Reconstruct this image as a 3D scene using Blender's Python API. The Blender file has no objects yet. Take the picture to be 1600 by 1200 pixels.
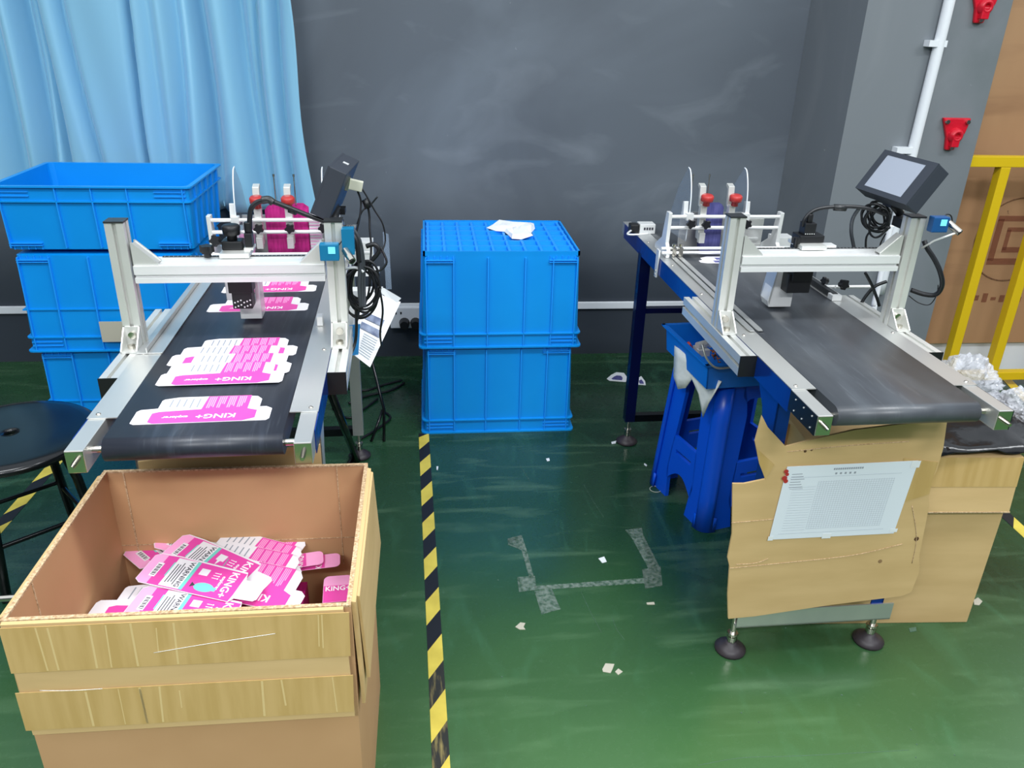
import bpy, bmesh, math, random
from mathutils import Vector, Matrix, Euler
random.seed(7)
S = 0.88                      # world scale: design units -> metres
sc = bpy.context.scene
col = sc.collection
PI = math.pi

# ------------------------------------------------------------------ camera
F_, TH, RO, YW, CH = 1256.4622, 0.4303, -0.0291, -0.1124, 1.6
def _base(X, Y):
    X, Y = X*math.cos(RO)+Y*math.sin(RO), -X*math.sin(RO)+Y*math.cos(RO)
    return X, Y
def _yaw(v):
    c, s = math.cos(YW), math.sin(YW)
    return Vector((c*v[0]-s*v[1], s*v[0]+c*v[1], v[2]))
def _dir(X, Y, W):
    X, Y = _base(X, Y)
    return _yaw((X, W*math.cos(TH)+Y*math.sin(TH), -W*math.sin(TH)+Y*math.cos(TH)))
CAM = Vector((0, 0, CH))
def ray(px, py): return _dir((px-800)/F_, (600-py)/F_, 1)
def gz(px, py, z=0):
    r = ray(px, py); return CAM + r*((z-CH)/r.z)
def gy(px, py, Y):
    r = ray(px, py); return CAM + r*(Y/r.y)
def gx(px, py, X):
    r = ray(px, py); return CAM + r*(X/r.x)
cd = bpy.data.cameras.new('camera'); cam = bpy.data.objects.new('camera', cd); col.objects.link(cam)
R_, U_, B_ = _dir(1, 0, 0), _dir(0, 1, 0), -_dir(0, 0, 1)
cam.matrix_world = Matrix(((R_.x, U_.x, B_.x, 0), (R_.y, U_.y, B_.y, 0), (R_.z, U_.z, B_.z, CH*S), (0, 0, 0, 1)))
cd.sensor_width = 36; cd.lens = F_*36/1600; cd.clip_start = .02
sc.camera = cam

# ------------------------------------------------------------------ world, lamps, exposure
def lin(c):
    return tuple(((x/255)/12.92 if x/255 <= .04045 else ((x/255+.055)/1.055)**2.4) for x in c)
w = bpy.data.worlds.new('world'); sc.world = w; w.use_nodes = True
bg = w.node_tree.nodes['Background']; bg.inputs[0].default_value = (.86, .93, 1, 1); bg.inputs[1].default_value = 1.0
def lamp(name, x, y, z, sx, sy, power, rot=(0, 0, 0), c=(.95, .98, 1)):
    l = bpy.data.lights.new(name, 'AREA'); l.shape = 'RECTANGLE'; l.size = sx*S; l.size_y = sy*S; l.energy = power; l.color = c
    o = bpy.data.objects.new(name, l); col.objects.link(o); o.location = (x*S, y*S, z*S); o.rotation_euler = rot
    return o
lamp('tube_light', 1.2, 1.1, 3.3, 1.3, .35, 32)
lamp('tube_light', -1.3, 1.1, 3.3, 1.3, .35, 24)
lamp('tube_light', 3.4, 1.3, 3.3, 1.3, .35, 22)
lamp('tube_light', 1.2, -1.6, 3.3, 1.3, .35, 62)
lamp('tube_light', -1.3, -1.6, 3.3, 1.3, .35, 56)
sc.view_settings.view_transform = 'Standard'; sc.view_settings.look = 'None'
sc.view_settings.gamma = 1; sc.view_settings.exposure = 0.35; sc.view_settings.use_curve_mapping = False

# ------------------------------------------------------------------ materials
def mat(name, c, rough=.5, metal=0, c2=None, scale=6, stretch=(1, 1, 1), bump=0, coat=0, alpha=1, trans=0, emit=None, lo=.35, hi=.65, spec=None, detail=4, distort=0, ior=1.45):
    m = bpy.data.materials.new(name); m.use_nodes = True; n = m.node_tree; b = n.nodes['Principled BSDF']
    b.inputs['Base Color'].default_value = (*lin(c), 1); b.inputs['Roughness'].default_value = rough; b.inputs['Metallic'].default_value = metal
    b.inputs['Coat Weight'].default_value = coat; b.inputs['Alpha'].default_value = alpha
    b.inputs['Transmission Weight'].default_value = trans; b.inputs['IOR'].default_value = ior
    if spec is not None: b.inputs['Specular IOR Level'].default_value = spec
    if emit: b.inputs['Emission Color'].default_value = (*lin(emit[:3]), 1); b.inputs['Emission Strength'].default_value = emit[3]
    if c2 or bump:
        tc = n.nodes.new('ShaderNodeTexCoord'); mp = n.nodes.new('ShaderNodeMapping'); mp.inputs['Scale'].default_value = stretch
        nz = n.nodes.new('ShaderNodeTexNoise'); nz.inputs['Scale'].default_value = scale; nz.inputs['Detail'].default_value = detail; nz.inputs['Distortion'].default_value = distort
        n.links.new(tc.outputs['Object'], mp.inputs[0]); n.links.new(mp.outputs[0], nz.inputs['Vector'])
        if c2:
            r = n.nodes.new('ShaderNodeValToRGB'); r.color_ramp.elements[0].position = lo; r.color_ramp.elements[1].position = hi
            r.color_ramp.elements[0].color = (*lin(c), 1); r.color_ramp.elements[1].color = (*lin(c2), 1)
            n.links.new(nz.outputs[0], r.inputs[0]); n.links.new(r.outputs[0], b.inputs['Base Color'])
        if bump:
            bp = n.nodes.new('ShaderNodeBump'); bp.inputs['Strength'].default_value = bump; bp.inputs['Distance'].default_value = .01
            n.links.new(nz.outputs[0], bp.inputs['Height']); n.links.new(bp.outputs[0], b.inputs['Normal'])
    return m
def layered(name, base, layers, rough=.5, coat=0, bump=0, rough_var=None, spec=None):
    """base colour overlaid by noise masks: (colour, scale, stretch, lo, hi, strength, distortion)"""
    m = bpy.data.materials.new(name); m.use_nodes = True; n = m.node_tree; b = n.nodes['Principled BSDF']
    b.inputs['Roughness'].default_value = rough; b.inputs['Coat Weight'].default_value = coat
    if spec is not None: b.inputs['Specular IOR Level'].default_value = spec
    tc = n.nodes.new('ShaderNodeTexCoord'); prev = None; last = None
    for i, (c, scl, st, lo, hi, k, ds) in enumerate(layers):
        mp = n.nodes.new('ShaderNodeMapping'); mp.inputs['Scale'].default_value = st; mp.inputs['Location'].default_value = (i*3.1, i*1.7, i*.9)
        if len(st) > 3: pass
        nz = n.nodes.new('ShaderNodeTexNoise'); nz.inputs['Scale'].default_value = scl; nz.inputs['Detail'].default_value = 5; nz.inputs['Distortion'].default_value = ds
        n.links.new(tc.outputs['Object'], mp.inputs[0]); n.links.new(mp.outputs[0], nz.inputs['Vector'])
        mr_ = n.nodes.new('ShaderNodeMapRange'); mr_.inputs[1].default_value = lo; mr_.inputs[2].default_value = hi; mr_.inputs[4].default_value = k
        n.links.new(nz.outputs[0], mr_.inputs[0])
        mx = n.nodes.new('ShaderNodeMix'); mx.data_type = 'RGBA'
        if prev is None: mx.inputs[6].default_value = (*lin(base), 1)
        else: n.links.new(prev, mx.inputs[6])
        mx.inputs[7].default_value = (*lin(c), 1); n.links.new(mr_.outputs[0], mx.inputs[0]); prev = mx.outputs[2]; last = nz
    n.links.new(prev, b.inputs['Base Color'])
    if rough_var:
        rr = n.nodes.new('ShaderNodeMapRange'); rr.inputs[3].default_value = rough_var[0]; rr.inputs[4].default_value = rough_var[1]
        n.links.new(last.outputs[0], rr.inputs[0]); n.links.new(rr.outputs[0], b.inputs['Roughness'])
    if bump:
        bp = n.nodes.new('ShaderNodeBump'); bp.inputs['Strength'].default_value = bump; bp.inputs['Distance'].default_value = .01
        n.links.new(last.outputs[0], bp.inputs['Height']); n.links.new(bp.outputs[0], b.inputs['Normal'])
    return m
M = {}
M['wall'] = layered('wall_paint', (92, 100, 109), [((124, 134, 144), .9, (1, 1, 1.2), .40, .72, .75, .9), ((142, 150, 158), 2.2, (1, 1, 2.2), .56, .85, .4, 1.6), ((74, 79, 87), 1.1, (1, 1, 1), .5, .8, .5, .6), ((150, 155, 160), 42, (1, 1, 1), .74, .78, .5, 0)], rough=.62)
M['column'] = layered('column_paint', (116, 122, 127), [((134, 139, 143), 2.2, (1, 1, .5), .48, .72, .5, 1.5), ((84, 96, 96), 2, (1, 1, 1), .5, .75, .6, .5), ((190, 192, 194), 30, (1, 1, 1), .73, .77, .6, 0)], rough=.6)
M['floor'] = layered('green_floor', (10, 46, 32), [((44, 86, 50), .8, (1, 1, 1), .38, .66, .9, .6), ((112, 146, 112), 7, (.5, 3, 1), .55, .8, .35, .4), ((70, 124, 98), 5, (1.5, .5, 1), .55, .8, .30, 2), ((20, 62, 46), 1.7, (1, 1, 1), .48, .7, .5, .3), ((120, 145, 130), 60, (1, 1, 1), .72, .76, .35, 0)], rough=.22, rough_var=(.18, .34), spec=.6)
M['belt'] = layered('belt_rubber', (40, 44, 54), [((62, 68, 80), 9, (6, .6, 1), .5, .75, .6, .4), ((84, 90, 98), 30, (8, .35, 1), .62, .8, .5, 0)], rough=.38)
M['belt2'] = layered('belt_rubber_worn', (60, 63, 68), [((92, 98, 104), 3, (3.0, .8, 1), .42, .72, .55, .6), ((112, 117, 122), 22, (5, .5, 1), .6, .8, .3, .6)], rough=.36)
M['alu'] = mat('aluminium', (232, 232, 226), .38, .55, c2=(205, 206, 203), scale=3, stretch=(1, 1, 1))
M['aluw'] = mat('anodised_white_aluminium', (236, 237, 236), .3, .35)
M['steel'] = mat('stainless_steel', (216, 216, 212), .36, .75, c2=(196, 198, 198), scale=5, stretch=(1, .2, 1))
M['steelcap'] = mat('polished_steel', (205, 200, 190), .15, 1)
M['black'] = mat('black_plastic', (22, 23, 26), .42)
M['blackgl'] = mat('black_gloss_paint', (10, 13, 17), .2)
M['blackcap'] = mat('black_cap', (42, 44, 46), .35)
M['panel'] = mat('charcoal_enclosure', (48, 53, 62), .5)
M['screen'] = mat('grey_screen', (150, 157, 170), .25)
M['red'] = mat('red_plastic', (178, 52, 50), .35)
M['redpaint'] = mat('red_paint', (200, 22, 44), .3, bump=.3, scale=30)
M['film'] = mat('blue_film', (14, 58, 150), .16, .4, bump=.15, scale=9)
M['crate'] = mat('blue_crate_plastic', (2, 138, 222), .34, c2=(8, 146, 228), scale=3)
M['navyd'] = mat('dark_film_steel', (34, 40, 52), .25, .5)
M['navy'] = mat('navy_film', (22, 32, 78), .12, .6, bump=.15, scale=9)
M['crate2'] = mat('blue_crate_worn', (8, 116, 218), .42, c2=(36, 140, 228), scale=9, lo=.45, hi=.75)
M['stoolb'] = mat('blue_stool_plastic', (8, 82, 214), .3)
M['trayb'] = mat('blue_tray_plastic', (14, 112, 215), .35)
M['curtain'] = mat('satin_curtain', (142, 198, 226), .33, .08)
M['curtain'].node_tree.nodes['Principled BSDF'].inputs['Sheen Weight'].default_value = .3
M['card'] = mat('cardboard', (206, 175, 124), .8, c2=(195, 164, 113), scale=4, stretch=(1, 1, 5), bump=.04)
M['cardin'] = mat('cardboard_inside', (196, 154, 112), .85, c2=(184, 142, 100), scale=3)
M['carded'] = mat('cardboard_edge', (212, 186, 150), .9, c2=(160, 128, 92), scale=260)
M['tape'] = mat('brown_packing_tape', (196, 164, 108), .34, c2=(186, 154, 96), scale=9, stretch=(5, 1, .5), lo=.4, hi=.6)
M['farwall'] = mat('grey_far_wall', (96, 100, 106), .8)
M['tapel'] = mat('tape_crease', (210, 184, 130), .3)
M['rib'] = mat('blue_crate_rib', (26, 150, 244), .35)
M['clear'] = mat('clear_tape_remnant', (150, 165, 155), .5, c2=(70, 105, 85), scale=90, alpha=.42)
M['wood'] = layered('plywood', (168, 128, 92), [((190, 152, 112), 2, (1, 1, .5), .45, .7, .6, .8), ((132, 94, 66), 5, (.4, 1, 2.5), .55, .8, .45, .5), ((88, 62, 44), 34, (1, 1, 1), .75, .78, .8, 0)], rough=.7)
M['yellow'] = mat('yellow_paint', (216, 182, 24), .4)
M['yellowt'] = mat('yellow_tape', (222, 202, 86), .5, c2=(206, 186, 76), scale=20)
M['blackt'] = mat('black_tape', (24, 27, 34), .5)
M['wornt'] = mat('worn_black_tape', (40, 42, 40), .6, c2=(150, 136, 84), scale=22, stretch=(.6, 4, 1), lo=.5, hi=.75)
M['white'] = mat('white_plastic', (226, 230, 234), .4)
M['paper'] = mat('white_paper', (240, 241, 243), .6)
M['paperb'] = mat('white_carton', (232, 228, 232), .5)
M['papergrey'] = mat('form_grey', (222, 229, 238), .45)
M['pink'] = mat('pink_print', (226, 74, 166), .4)
M['pinkd'] = mat('deep_pink_print', (204, 40, 138), .45, c2=(180, 26, 118), scale=30, stretch=(6, 1, 1))
M['pinkl'] = mat('light_pink_print', (248, 168, 216), .4)
M['ink'] = mat('dark_ink', (62, 62, 70), .6)
M['inkl'] = mat('grey_ink', (150, 156, 166), .6)
M['inkm'] = mat('pale_ink', (182, 190, 200), .6)
M['mint'] = mat('mint_print', (120, 208, 196), .4)
M['whitep'] = mat('white_ink', (252, 244, 250), .5)
M['violet'] = mat('violet_cards', (70, 72, 130), .45, c2=(92, 92, 150), scale=20, stretch=(8, 1, 1))
M['acrylic'] = mat('clear_acrylic', (150, 168, 190), .08, alpha=.22)
M['acryled'] = mat('acrylic_edge', (225, 232, 238), .3)
M['cloth'] = mat('white_cloth', (232, 236, 240), .7, bump=.4, scale=30)
M['clothb'] = mat('pale_rag', (226, 230, 228), .7, bump=.4, scale=25)
M['plas'] = mat('clear_crumpled_plastic', (214, 216, 222), .1, c2=(196, 198, 204), scale=20, alpha=.45, bump=1.0, lo=.42, hi=.6, coat=.2)
M['bag'] = mat('black_bag_film', (14, 15, 18), .18, bump=.5, scale=8)
M['rubber'] = mat('rubber_foot', (52, 46, 50), .45)
M['cable'] = mat('black_cable', (24, 26, 30), .4)
M['cableg'] = mat('grey_cable', (62, 66, 72), .4)
M['teal'] = mat('blue_sensor', (14, 108, 148), .35)
M['cyan'] = mat('cyan_indicator', (110, 215, 240), .3, emit=(110, 215, 240, .4))
M['bluebox'] = mat('dark_blue_sensor', (26, 76, 128), .35)
M['beige'] = mat('beige_plug', (208, 208, 190), .5)
M['orange'] = mat('orange_bits', (196, 110, 30), .5, c2=(120, 60, 16), scale=60)
M['brass'] = mat('brass', (196, 160, 84), .35, .6)
M['photo'] = mat('grey_photo_print', (70, 84, 118), .5, c2=(140, 152, 176), scale=40)
M['lblue'] = mat('light_blue_film', (58, 150, 222), .3)
M['scrap'] = mat('scrap_paper', (180, 176, 160), .8)
M['debris'] = mat('floor_scratch_tape', (92, 122, 104), .5, alpha=.6)
M['stamp'] = mat('red_stamp_ink', (158, 88, 66), .8, alpha=.38)
M['stampb'] = mat('brown_stamp_ink', (120, 84, 60), .8, alpha=.45)
M['blackscr'] = mat('dark_window', (30, 36, 34), .2)

def zone(m, axis, lo, hi, c, k=1, wob=.25, scl=2.2):
    """second colour for painted-in shade or light on one side of an irregular line (lo..hi along an axis)"""
    n = m.node_tree; b = n.nodes['Principled BSDF']; prev = b.inputs['Base Color'].links[0].from_socket
    tc = n.nodes.new('ShaderNodeTexCoord'); sp = n.nodes.new('ShaderNodeSeparateXYZ'); n.links.new(tc.outputs['Object'], sp.inputs[0])
    nz = n.nodes.new('ShaderNodeTexNoise'); nz.inputs['Scale'].default_value = scl; n.links.new(tc.outputs['Object'], nz.inputs['Vector'])
    ma = n.nodes.new('ShaderNodeMath'); ma.operation = 'MULTIPLY_ADD'; ma.inputs[1].default_value = wob*2; n.links.new(nz.outputs[0], ma.inputs[0]); n.links.new(sp.outputs[axis], ma.inputs[2])
    mp = n.nodes.new('ShaderNodeMapRange'); mp.interpolation_type = 'SMOOTHSTEP'; mp.inputs[1].default_value = lo+wob; mp.inputs[2].default_value = hi+wob; mp.inputs[3].default_value = k; mp.inputs[4].default_value = 0
    n.links.new(ma.outputs[0], mp.inputs[0]); mx = n.nodes.new('ShaderNodeMix'); mx.data_type = 'RGBA'; n.links.new(mp.outputs[0], mx.inputs[0]); n.links.new(prev, mx.inputs[6]); mx.inputs[7].default_value = (*lin(c), 1)
    n.links.new(mx.outputs[2], b.inputs['Base Color'])
zone(M['wall'], 2, .28, .80, (44, 52, 62), .92, .12)         # darker lower paint, with shade near the floor put into the colour
zone(M['floor'], 1, .95, 2.0, (80, 120, 68), .55, .3, 1.6)   # paler front floor: brighter light towards the camera put into the colour

# ------------------------------------------------------------------ mesh builder
WM = {}
class MB:
    def __init__(s): s.v = []; s.f = []; s.mi = []; s.T = Matrix.Identity(4); s.mat = 0; s.sm = []
    def add(s, vs, fs, smooth=False):
        o = len(s.v); s.v += [s.T @ Vector(v) for v in vs]
        for f in fs: s.f.append([i+o for i in f]); s.mi.append(s.mat); s.sm.append(smooth)
        return s
    def box(s, x0, x1, y0, y1, z0, z1):
        return s.add([(x0, y0, z0), (x1, y0, z0), (x1, y1, z0), (x0, y1, z0), (x0, y0, z1), (x1, y0, z1), (x1, y1, z1), (x0, y1, z1)],
                     [(0, 3, 2, 1), (4, 5, 6, 7), (0, 1, 5, 4), (1, 2, 6, 5), (2, 3, 7, 6), (3, 0, 4, 7)])
    def prism(s, poly, d):
        n = len(poly); d = Vector(d); a = [Vector(p) for p in poly]
        nr = Vector((0, 0, 0))
        for i in range(n): nr += a[i].cross(a[(i+1) % n])
        if nr.dot(d) > 0: a = a[::-1]
        vs = a+[p+d for p in a]
        return s.add(vs, [tuple(range(n)), tuple(range(2*n-1, n-1, -1))]+[(i, i+n, (i+1) % n+n, (i+1) % n) for i in range(n)])
    def ring(s, c, ax, r, n, ph=0):
        ax = Vector(ax).normalized(); t = Vector((0, 0, 1)) if abs(ax.z) < .9 else Vector((1, 0, 0))
        a = ax.cross(t).normalized(); b = ax.cross(a)
        return [Vector(c)+a*(r*math.cos(ph+2*PI*i/n))+b*(r*math.sin(ph+2*PI*i/n)) for i in range(n)]
    def cyl(s, p0, p1, r0, r1=None, n=14, cap=True):
        r1 = r0 if r1 is None else r1; p0 = Vector(p0); p1 = Vector(p1); ax = p1-p0
        vs = s.ring(p0, ax, r0, n)+s.ring(p1, ax, r1, n)
        s.add(vs, [(i, i+n, (i+1) % n+n, (i+1) % n) for i in range(n)], True)
        if cap: s.add(vs, [tuple(range(n)), tuple(range(2*n-1, n-1, -1))])
        return s
    def lathe(s, c, ax, prof, n=18):
        c = Vector(c); ax = Vector(ax).normalized(); vs = []
        for h, r in prof: vs += s.ring(c+ax*h, ax, max(r, 1e-5), n)
        k = len(prof)
        return s.add(vs, [(j*n+i, (j+1)*n+i, (j+1)*n+(i+1) % n, j*n+(i+1) % n) for j in range(k-1) for i in range(n)]+[tuple(range(n)), tuple(range(k*n-1, (k-1)*n-1, -1))], True)
    def tube(s, pts, r, n=7, smooth_pts=True, sub=6):
        P = [Vector(p) for p in pts]
        if smooth_pts and len(P) > 2: P = spline(P, sub)
        k = len(P); vs = []; a = None
        for i in range(k):
            d = (P[min(i+1, k-1)]-P[max(i-1, 0)]).normalized()
            if a is None: a = d.cross(Vector((0, 0, 1)) if abs(d.z) < .9 else Vector((1, 0, 0))).normalized()
            a = (a-d*a.dot(d)).normalized(); b = d.cross(a)
            vs += [P[i]+a*(r*math.cos(2*PI*j/n))+b*(r*math.sin(2*PI*j/n)) for j in range(n)]
        return s.add(vs, [(i*n+j, i*n+(j+1) % n, (i+1)*n+(j+1) % n, (i+1)*n+j) for i in range(k-1) for j in range(n)]+[tuple(range(n-1, -1, -1)), tuple(range((k-1)*n, k*n))], True)
    def quad(s, a, b, c, d, th=.001):
        a, b, c, d = map(Vector, (a, b, c, d)); nr = (b-a).cross(d-a).normalized()*-th
        return s.prism([a, b, c, d], nr)
    def sheet(s, grid, th=.001):
        """grid: rows of points -> closed thin sheet"""
        h = len(grid); w_ = len(grid[0]); P = [[Vector(p) for p in r] for r in grid]
        def nrm(i, j):
            dx = P[i][min(j+1, w_-1)]-P[i][max(j-1, 0)]; dy = P[min(i+1, h-1)][j]-P[max(i-1, 0)][j]
            q = dx.cross(dy); return q.normalized() if q.length else Vector((0, 0, 1))
        a = [P[i][j] for i in range(h) for j in range(w_)]; b = [P[i][j]-nrm(i, j)*th for i in range(h) for j in range(w_)]
        N = h*w_; fs = []
        for i in range(h-1):
            for j in range(w_-1):
                q = (i*w_+j, i*w_+j+1, (i+1)*w_+j+1, (i+1)*w_+j); fs += [q, tuple(x+N for x in q[::-1])]
        for j in range(w_-1): fs += [(j+1, j, j+N, j+1+N), ((h-1)*w_+j, (h-1)*w_+j+1, (h-1)*w_+j+1+N, (h-1)*w_+j+N)]
        for i in range(h-1): fs += [(i*w_, (i+1)*w_, (i+1)*w_+N, i*w_+N), ((i+1)*w_+w_-1, i*w_+w_-1, i*w_+w_-1+N, (i+1)*w_+w_-1+N)]
        return s.add(a+b, fs, True)
    def build(s, name, mats, parent=None, bevel=0, origin=None, world=False):
        if not isinstance(mats, (list, tuple)): mats = [mats]
        vs = s.v; loc = Vector((0, 0, 0))
        if parent is not None and world:
            inv = WM[parent.name].inverted(); vs = [inv @ v for v in vs]
        elif parent is None:
            if origin is None:
                xs = [v.x for v in vs]; ys = [v.y for v in vs]; zs = [v.z for v in vs]
                loc = Vector(((min(xs)+max(xs))/2, (min(ys)+max(ys))/2, min(zs)))
            else: loc = Vector(origin)
            vs = [v-loc for v in vs]
        me = bpy.data.meshes.new(name); me.from_pydata([tuple(v*S) for v in vs], [], s.f)
        for m in mats: me.materials.append(M[m] if isinstance(m, str) else m)
        for i, p in enumerate(me.polygons): p.material_index = s.mi[i]; p.use_smooth = s.sm[i]
        me.update()
        if bevel:
            b = bmesh.new(); b.from_mesh(me); bmesh.ops.remove_doubles(b, verts=b.verts, dist=1e-6)
            es = [e for e in b.edges if len(e.link_faces) == 2 and e.calc_face_angle(0) > .6]
            bmesh.ops.bevel(b, geom=es, offset=bevel*S, segments=2, affect='EDGES', profile=.6, clamp_overlap=True); b.to_mesh(me); b.free()
        o = bpy.data.objects.new(name, me); col.objects.link(o)
        if parent is not None:
            o.parent = parent; WM[o.name] = WM[parent.name]
        else:
            o.location = loc*S; WM[o.name] = Matrix.Translation(loc)
        return o
def spline(P, sub=6):
    out = []
    for i in range(len(P)-1):
        p0 = P[max(i-1, 0)]; p1 = P[i]; p2 = P[i+1]; p3 = P[min(i+2, len(P)-1)]
        for k in range(sub):
            t = k/sub
            out.append(.5*((2*p1)+(p2-p0)*t+(2*p0-5*p1+4*p2-p3)*t*t+(3*p1-p0-3*p2+p3)*t**3))
    out.append(P[-1]); return out
def tag(o, label, cat, group=None):
    o['label'] = label; o['category'] = cat
    if group: o['group'] = group
    return o
def struct(o): o['kind'] = 'structure'; return o
def thing(name, label, cat, loc=(0, 0, 0), rz=0, group=None, rot=None):
    o = bpy.data.objects.new(name, None); col.objects.link(o); o.empty_display_size = .05
    o.location = Vector(loc)*S; o.rotation_euler = rot if rot else (0, 0, rz)
    WM[o.name] = Matrix.Translation(loc) @ (Euler(rot).to_matrix().to_4x4() if rot else Matrix.Rotation(rz, 4, 'Z'))
    return tag(o, label, cat, group)
def subgroup(name, par, loc):
    o = bpy.data.objects.new(name, None); col.objects.link(o); o.empty_display_size = .05; o.parent = par
    o.location = Vector(loc)*S; WM[o.name] = WM[par.name] @ Matrix.Translation(loc); return o
def B(*a):
    m = MB(); m.box(*a); return m
def copytree(o, loc, rz, label=None):
    c = o.copy(); col.objects.link(c); c.location = Vector(loc)*S; c.rotation_euler = (0, 0, rz)
    if label: c['label'] = label
    WM[c.name] = Matrix.Translation(loc) @ Matrix.Rotation(rz, 4, 'Z')
    for ch in [x for x in bpy.data.objects if x.parent == o]:
        d = ch.copy(); col.objects.link(d); d.parent = c
        for g in [x for x in bpy.data.objects if x.parent == ch]:
            e = g.copy(); col.objects.link(e); e.parent = d
    return c
_tc = {}
def textmesh(s, size):
    if s not in _tc:
        cu = bpy.data.curves.new('t', 'FONT'); cu.body = s; cu.size = 1; cu.align_x = 'CENTER'; cu.align_y = 'CENTER'; cu.resolution_u = 2; cu.offset = .02
        o = bpy.data.objects.new('t', cu); col.objects.link(o)
        dg = bpy.context.evaluated_depsgraph_get(); me = o.evaluated_get(dg).to_mesh()
        _tc[s] = ([v.co.copy() for v in me.vertices], [tuple(p.vertices) for p in me.polygons])
        o.evaluated_get(dg).to_mesh_clear(); bpy.data.objects.remove(o); bpy.data.curves.remove(cu)
    v, f = _tc[s]; return [p*size for p in v], f
def text(mb, s, size, T):
    v, f = textmesh(s, size); old = mb.T; mb.T = old @ T; mb.add(v, f); mb.T = old
def TR(x, y, z, a=0): return Matrix.Translation((x, y, z)) @ Matrix.Rotation(a, 4, 'Z')

# ================================================================== setting
YB = 3.826
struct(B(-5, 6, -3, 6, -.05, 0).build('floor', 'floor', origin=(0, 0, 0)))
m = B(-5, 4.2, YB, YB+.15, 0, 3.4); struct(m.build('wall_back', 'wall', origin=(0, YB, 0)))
m = B(1.725, 2.325, 3.31, YB, 0, 3.4); struct(m.build('column_right', 'column', origin=(2.0, 3.31, 0)))
m = B(2.325, 4.2, 3.52, 3.54, 0, .17); struct(m.build('trim_1', 'white', origin=(3, 3.52, 0)))
m = B(-5, 1.725, YB-.016, YB, .252, .287); struct(m.build('trim_2', 'white', bevel=.003, origin=(0, YB, .25)))
for nm, q_ in (('wall_front_unseen', (-5, 6, -3.1, -3)), ('wall_left_unseen', (-5.1, -5, -3, YB)), ('wall_right_unseen', (6, 6.1, -3, YB))):  # walls out of view, added to cut ambient light from low angles
    struct(B(*q_, 0, 3.4).build(nm, 'farwall', origin=((q_[0]+q_[1])/2, (q_[2]+q_[3])/2, 0)))
# white conduit on the column
m = MB(); a = gy(1484, 0, 3.288); b = gy(1424, 242, 3.288)
m.tube([(2.047, 3.288, 2.6), (2.045, 3.288, 1.7), (2.034, 3.288, 1.1), (2.03, 3.288, .5)], .022, 10)
co = m.build('conduit', 'white'); tag(co, 'white plastic conduit running down the grey column', 'conduit')
for px, py in ((1466, 68), (1415, 234)):
    q = gy(px, py, 3.3); B(q.x-.055, q.x+.02, 3.27, 3.31, q.z-.012, q.z+.012).build('pipe_clip', 'white', co, world=True)

# curtain
def fold(x, z):
    y = 0
    vals = [(-1.86, .03, .9), (-1.72, .03, .8), (-1.60, .022, 1), (-1.535, .016, .8), (-1.40, .014, .45), (-1.17, .008, .55), (-1.10, .02, .3), (-1.02, .02, .6), (-.915, .026, 1), (-.73, .026, .75), (-.665, .012, .5), (-.58, .016, .6)]
    for c, w_, k in vals:
        c2 = c+.02*math.sin(z*3+c*9)+.03*(1.3-z)*math.sin(c*21)
        y += k*math.exp(-((x-c2)/(w_*1.5))**2)
    return 3.64+.15*y+.016*math.sin(x*9+z*1.3)+.005*math.sin(x*31+z*4)
g = []
NZ, NX = 36, 240
for i in range(NZ+1):
    z = 2.5-(2.5-.74)*i/NZ; r = []
    for j in range(NX+1):
        t = j/NX; xr = -.485-.05*max(0, (z-.74)/.9)**.8-.01*math.sin(z*7)
        x = -2.5+(xr+2.5)*t
        zz = z+(0.13*(1-t)+.015*math.sin(x*14))*(i/NZ)**8
        r.append((x, fold(x, z), zz))
    g.append(r)
m = MB(); m.sheet(g, .003); cu = m.build('curtain', 'curtain'); tag(cu, 'light blue satin curtain hanging in folds before the dark wall', 'curtain')

# plywood panel, yellow frame
m = B(2.33, 3.9, 3.50, 3.518, .165, 2.7); bd = m.build('plywood_board', 'wood'); tag(bd, 'tall brown plywood board with red stamp behind the yellow frame', 'board')
m = MB(); c = gy(1585, 375, 3.499)
for k in range(40):
    a0 = 2*PI*k/40; a1 = 2*PI*(k+1)/40
    m.cyl((c.x+.2*math.cos(a0), 3.498, c.z+.2*math.sin(a0)), (c.x+.2*math.cos(a1), 3.498, c.z+.2*math.sin(a1)), .0035, n=4)
m.build('stamp_ring', 'stampb', bd, world=True)
m = MB()
for (x0, x1, z0, z1) in ((-.11, .12, .09, .115), (-.11, -.08, -.10, .10), (-.11, .13, -.12, -.09), (-.05, .09, .04, .06), (-.05, -.03, -.05, .05), (.07, .09, -.05, .05), (-.05, .09, -.06, -.035), (-.17, -.12, -.02, .0)):
    m.box(c.x+x0, c.x+x1, 3.4978, 3.5, c.z+z0, c.z+z1)
for k in range(9): m.box(c.x-.17+k*.045, c.x-.145+k*.045, 3.4978, 3.5, c.z-.31+.01*(k % 2), c.z-.285+.01*(k % 3))
m.build('stamp_print', 'stamp', bd, world=True)['kind'] = 'stuff'
yf = thing('safety_frame', 'yellow steel frame with uprights standing against the plywood', 'frame', (2.9, 3.38, 0))
def bar(x0, x1, z0, z1, nm='upright', y0=3.33, y1=3.375): B(x0, x1, y0, y1, z0, z1).build(nm, 'yellow', yf, bevel=.003, world=True)
bar(2.33, 3.9, 1.055, 1.10, 'top_rail'); bar(2.485, 2.53, .07, 1.055); bar(2.715, 2.76, .07, 1.055); bar(3.1, 3.145, .07, 1.055)
bar(2.42, 3.9, .035, .075, 'bottom_rail'); bar(3.0, 3.045, 0, .035, 'foot'); bar(2.5, 2.545, 0, .035, 'foot')
a, b = gz(1569, 596), gz(1601, 630)
d = (b-a).normalized(); nn = Vector((-d.y, d.x, 0))*.045
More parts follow.
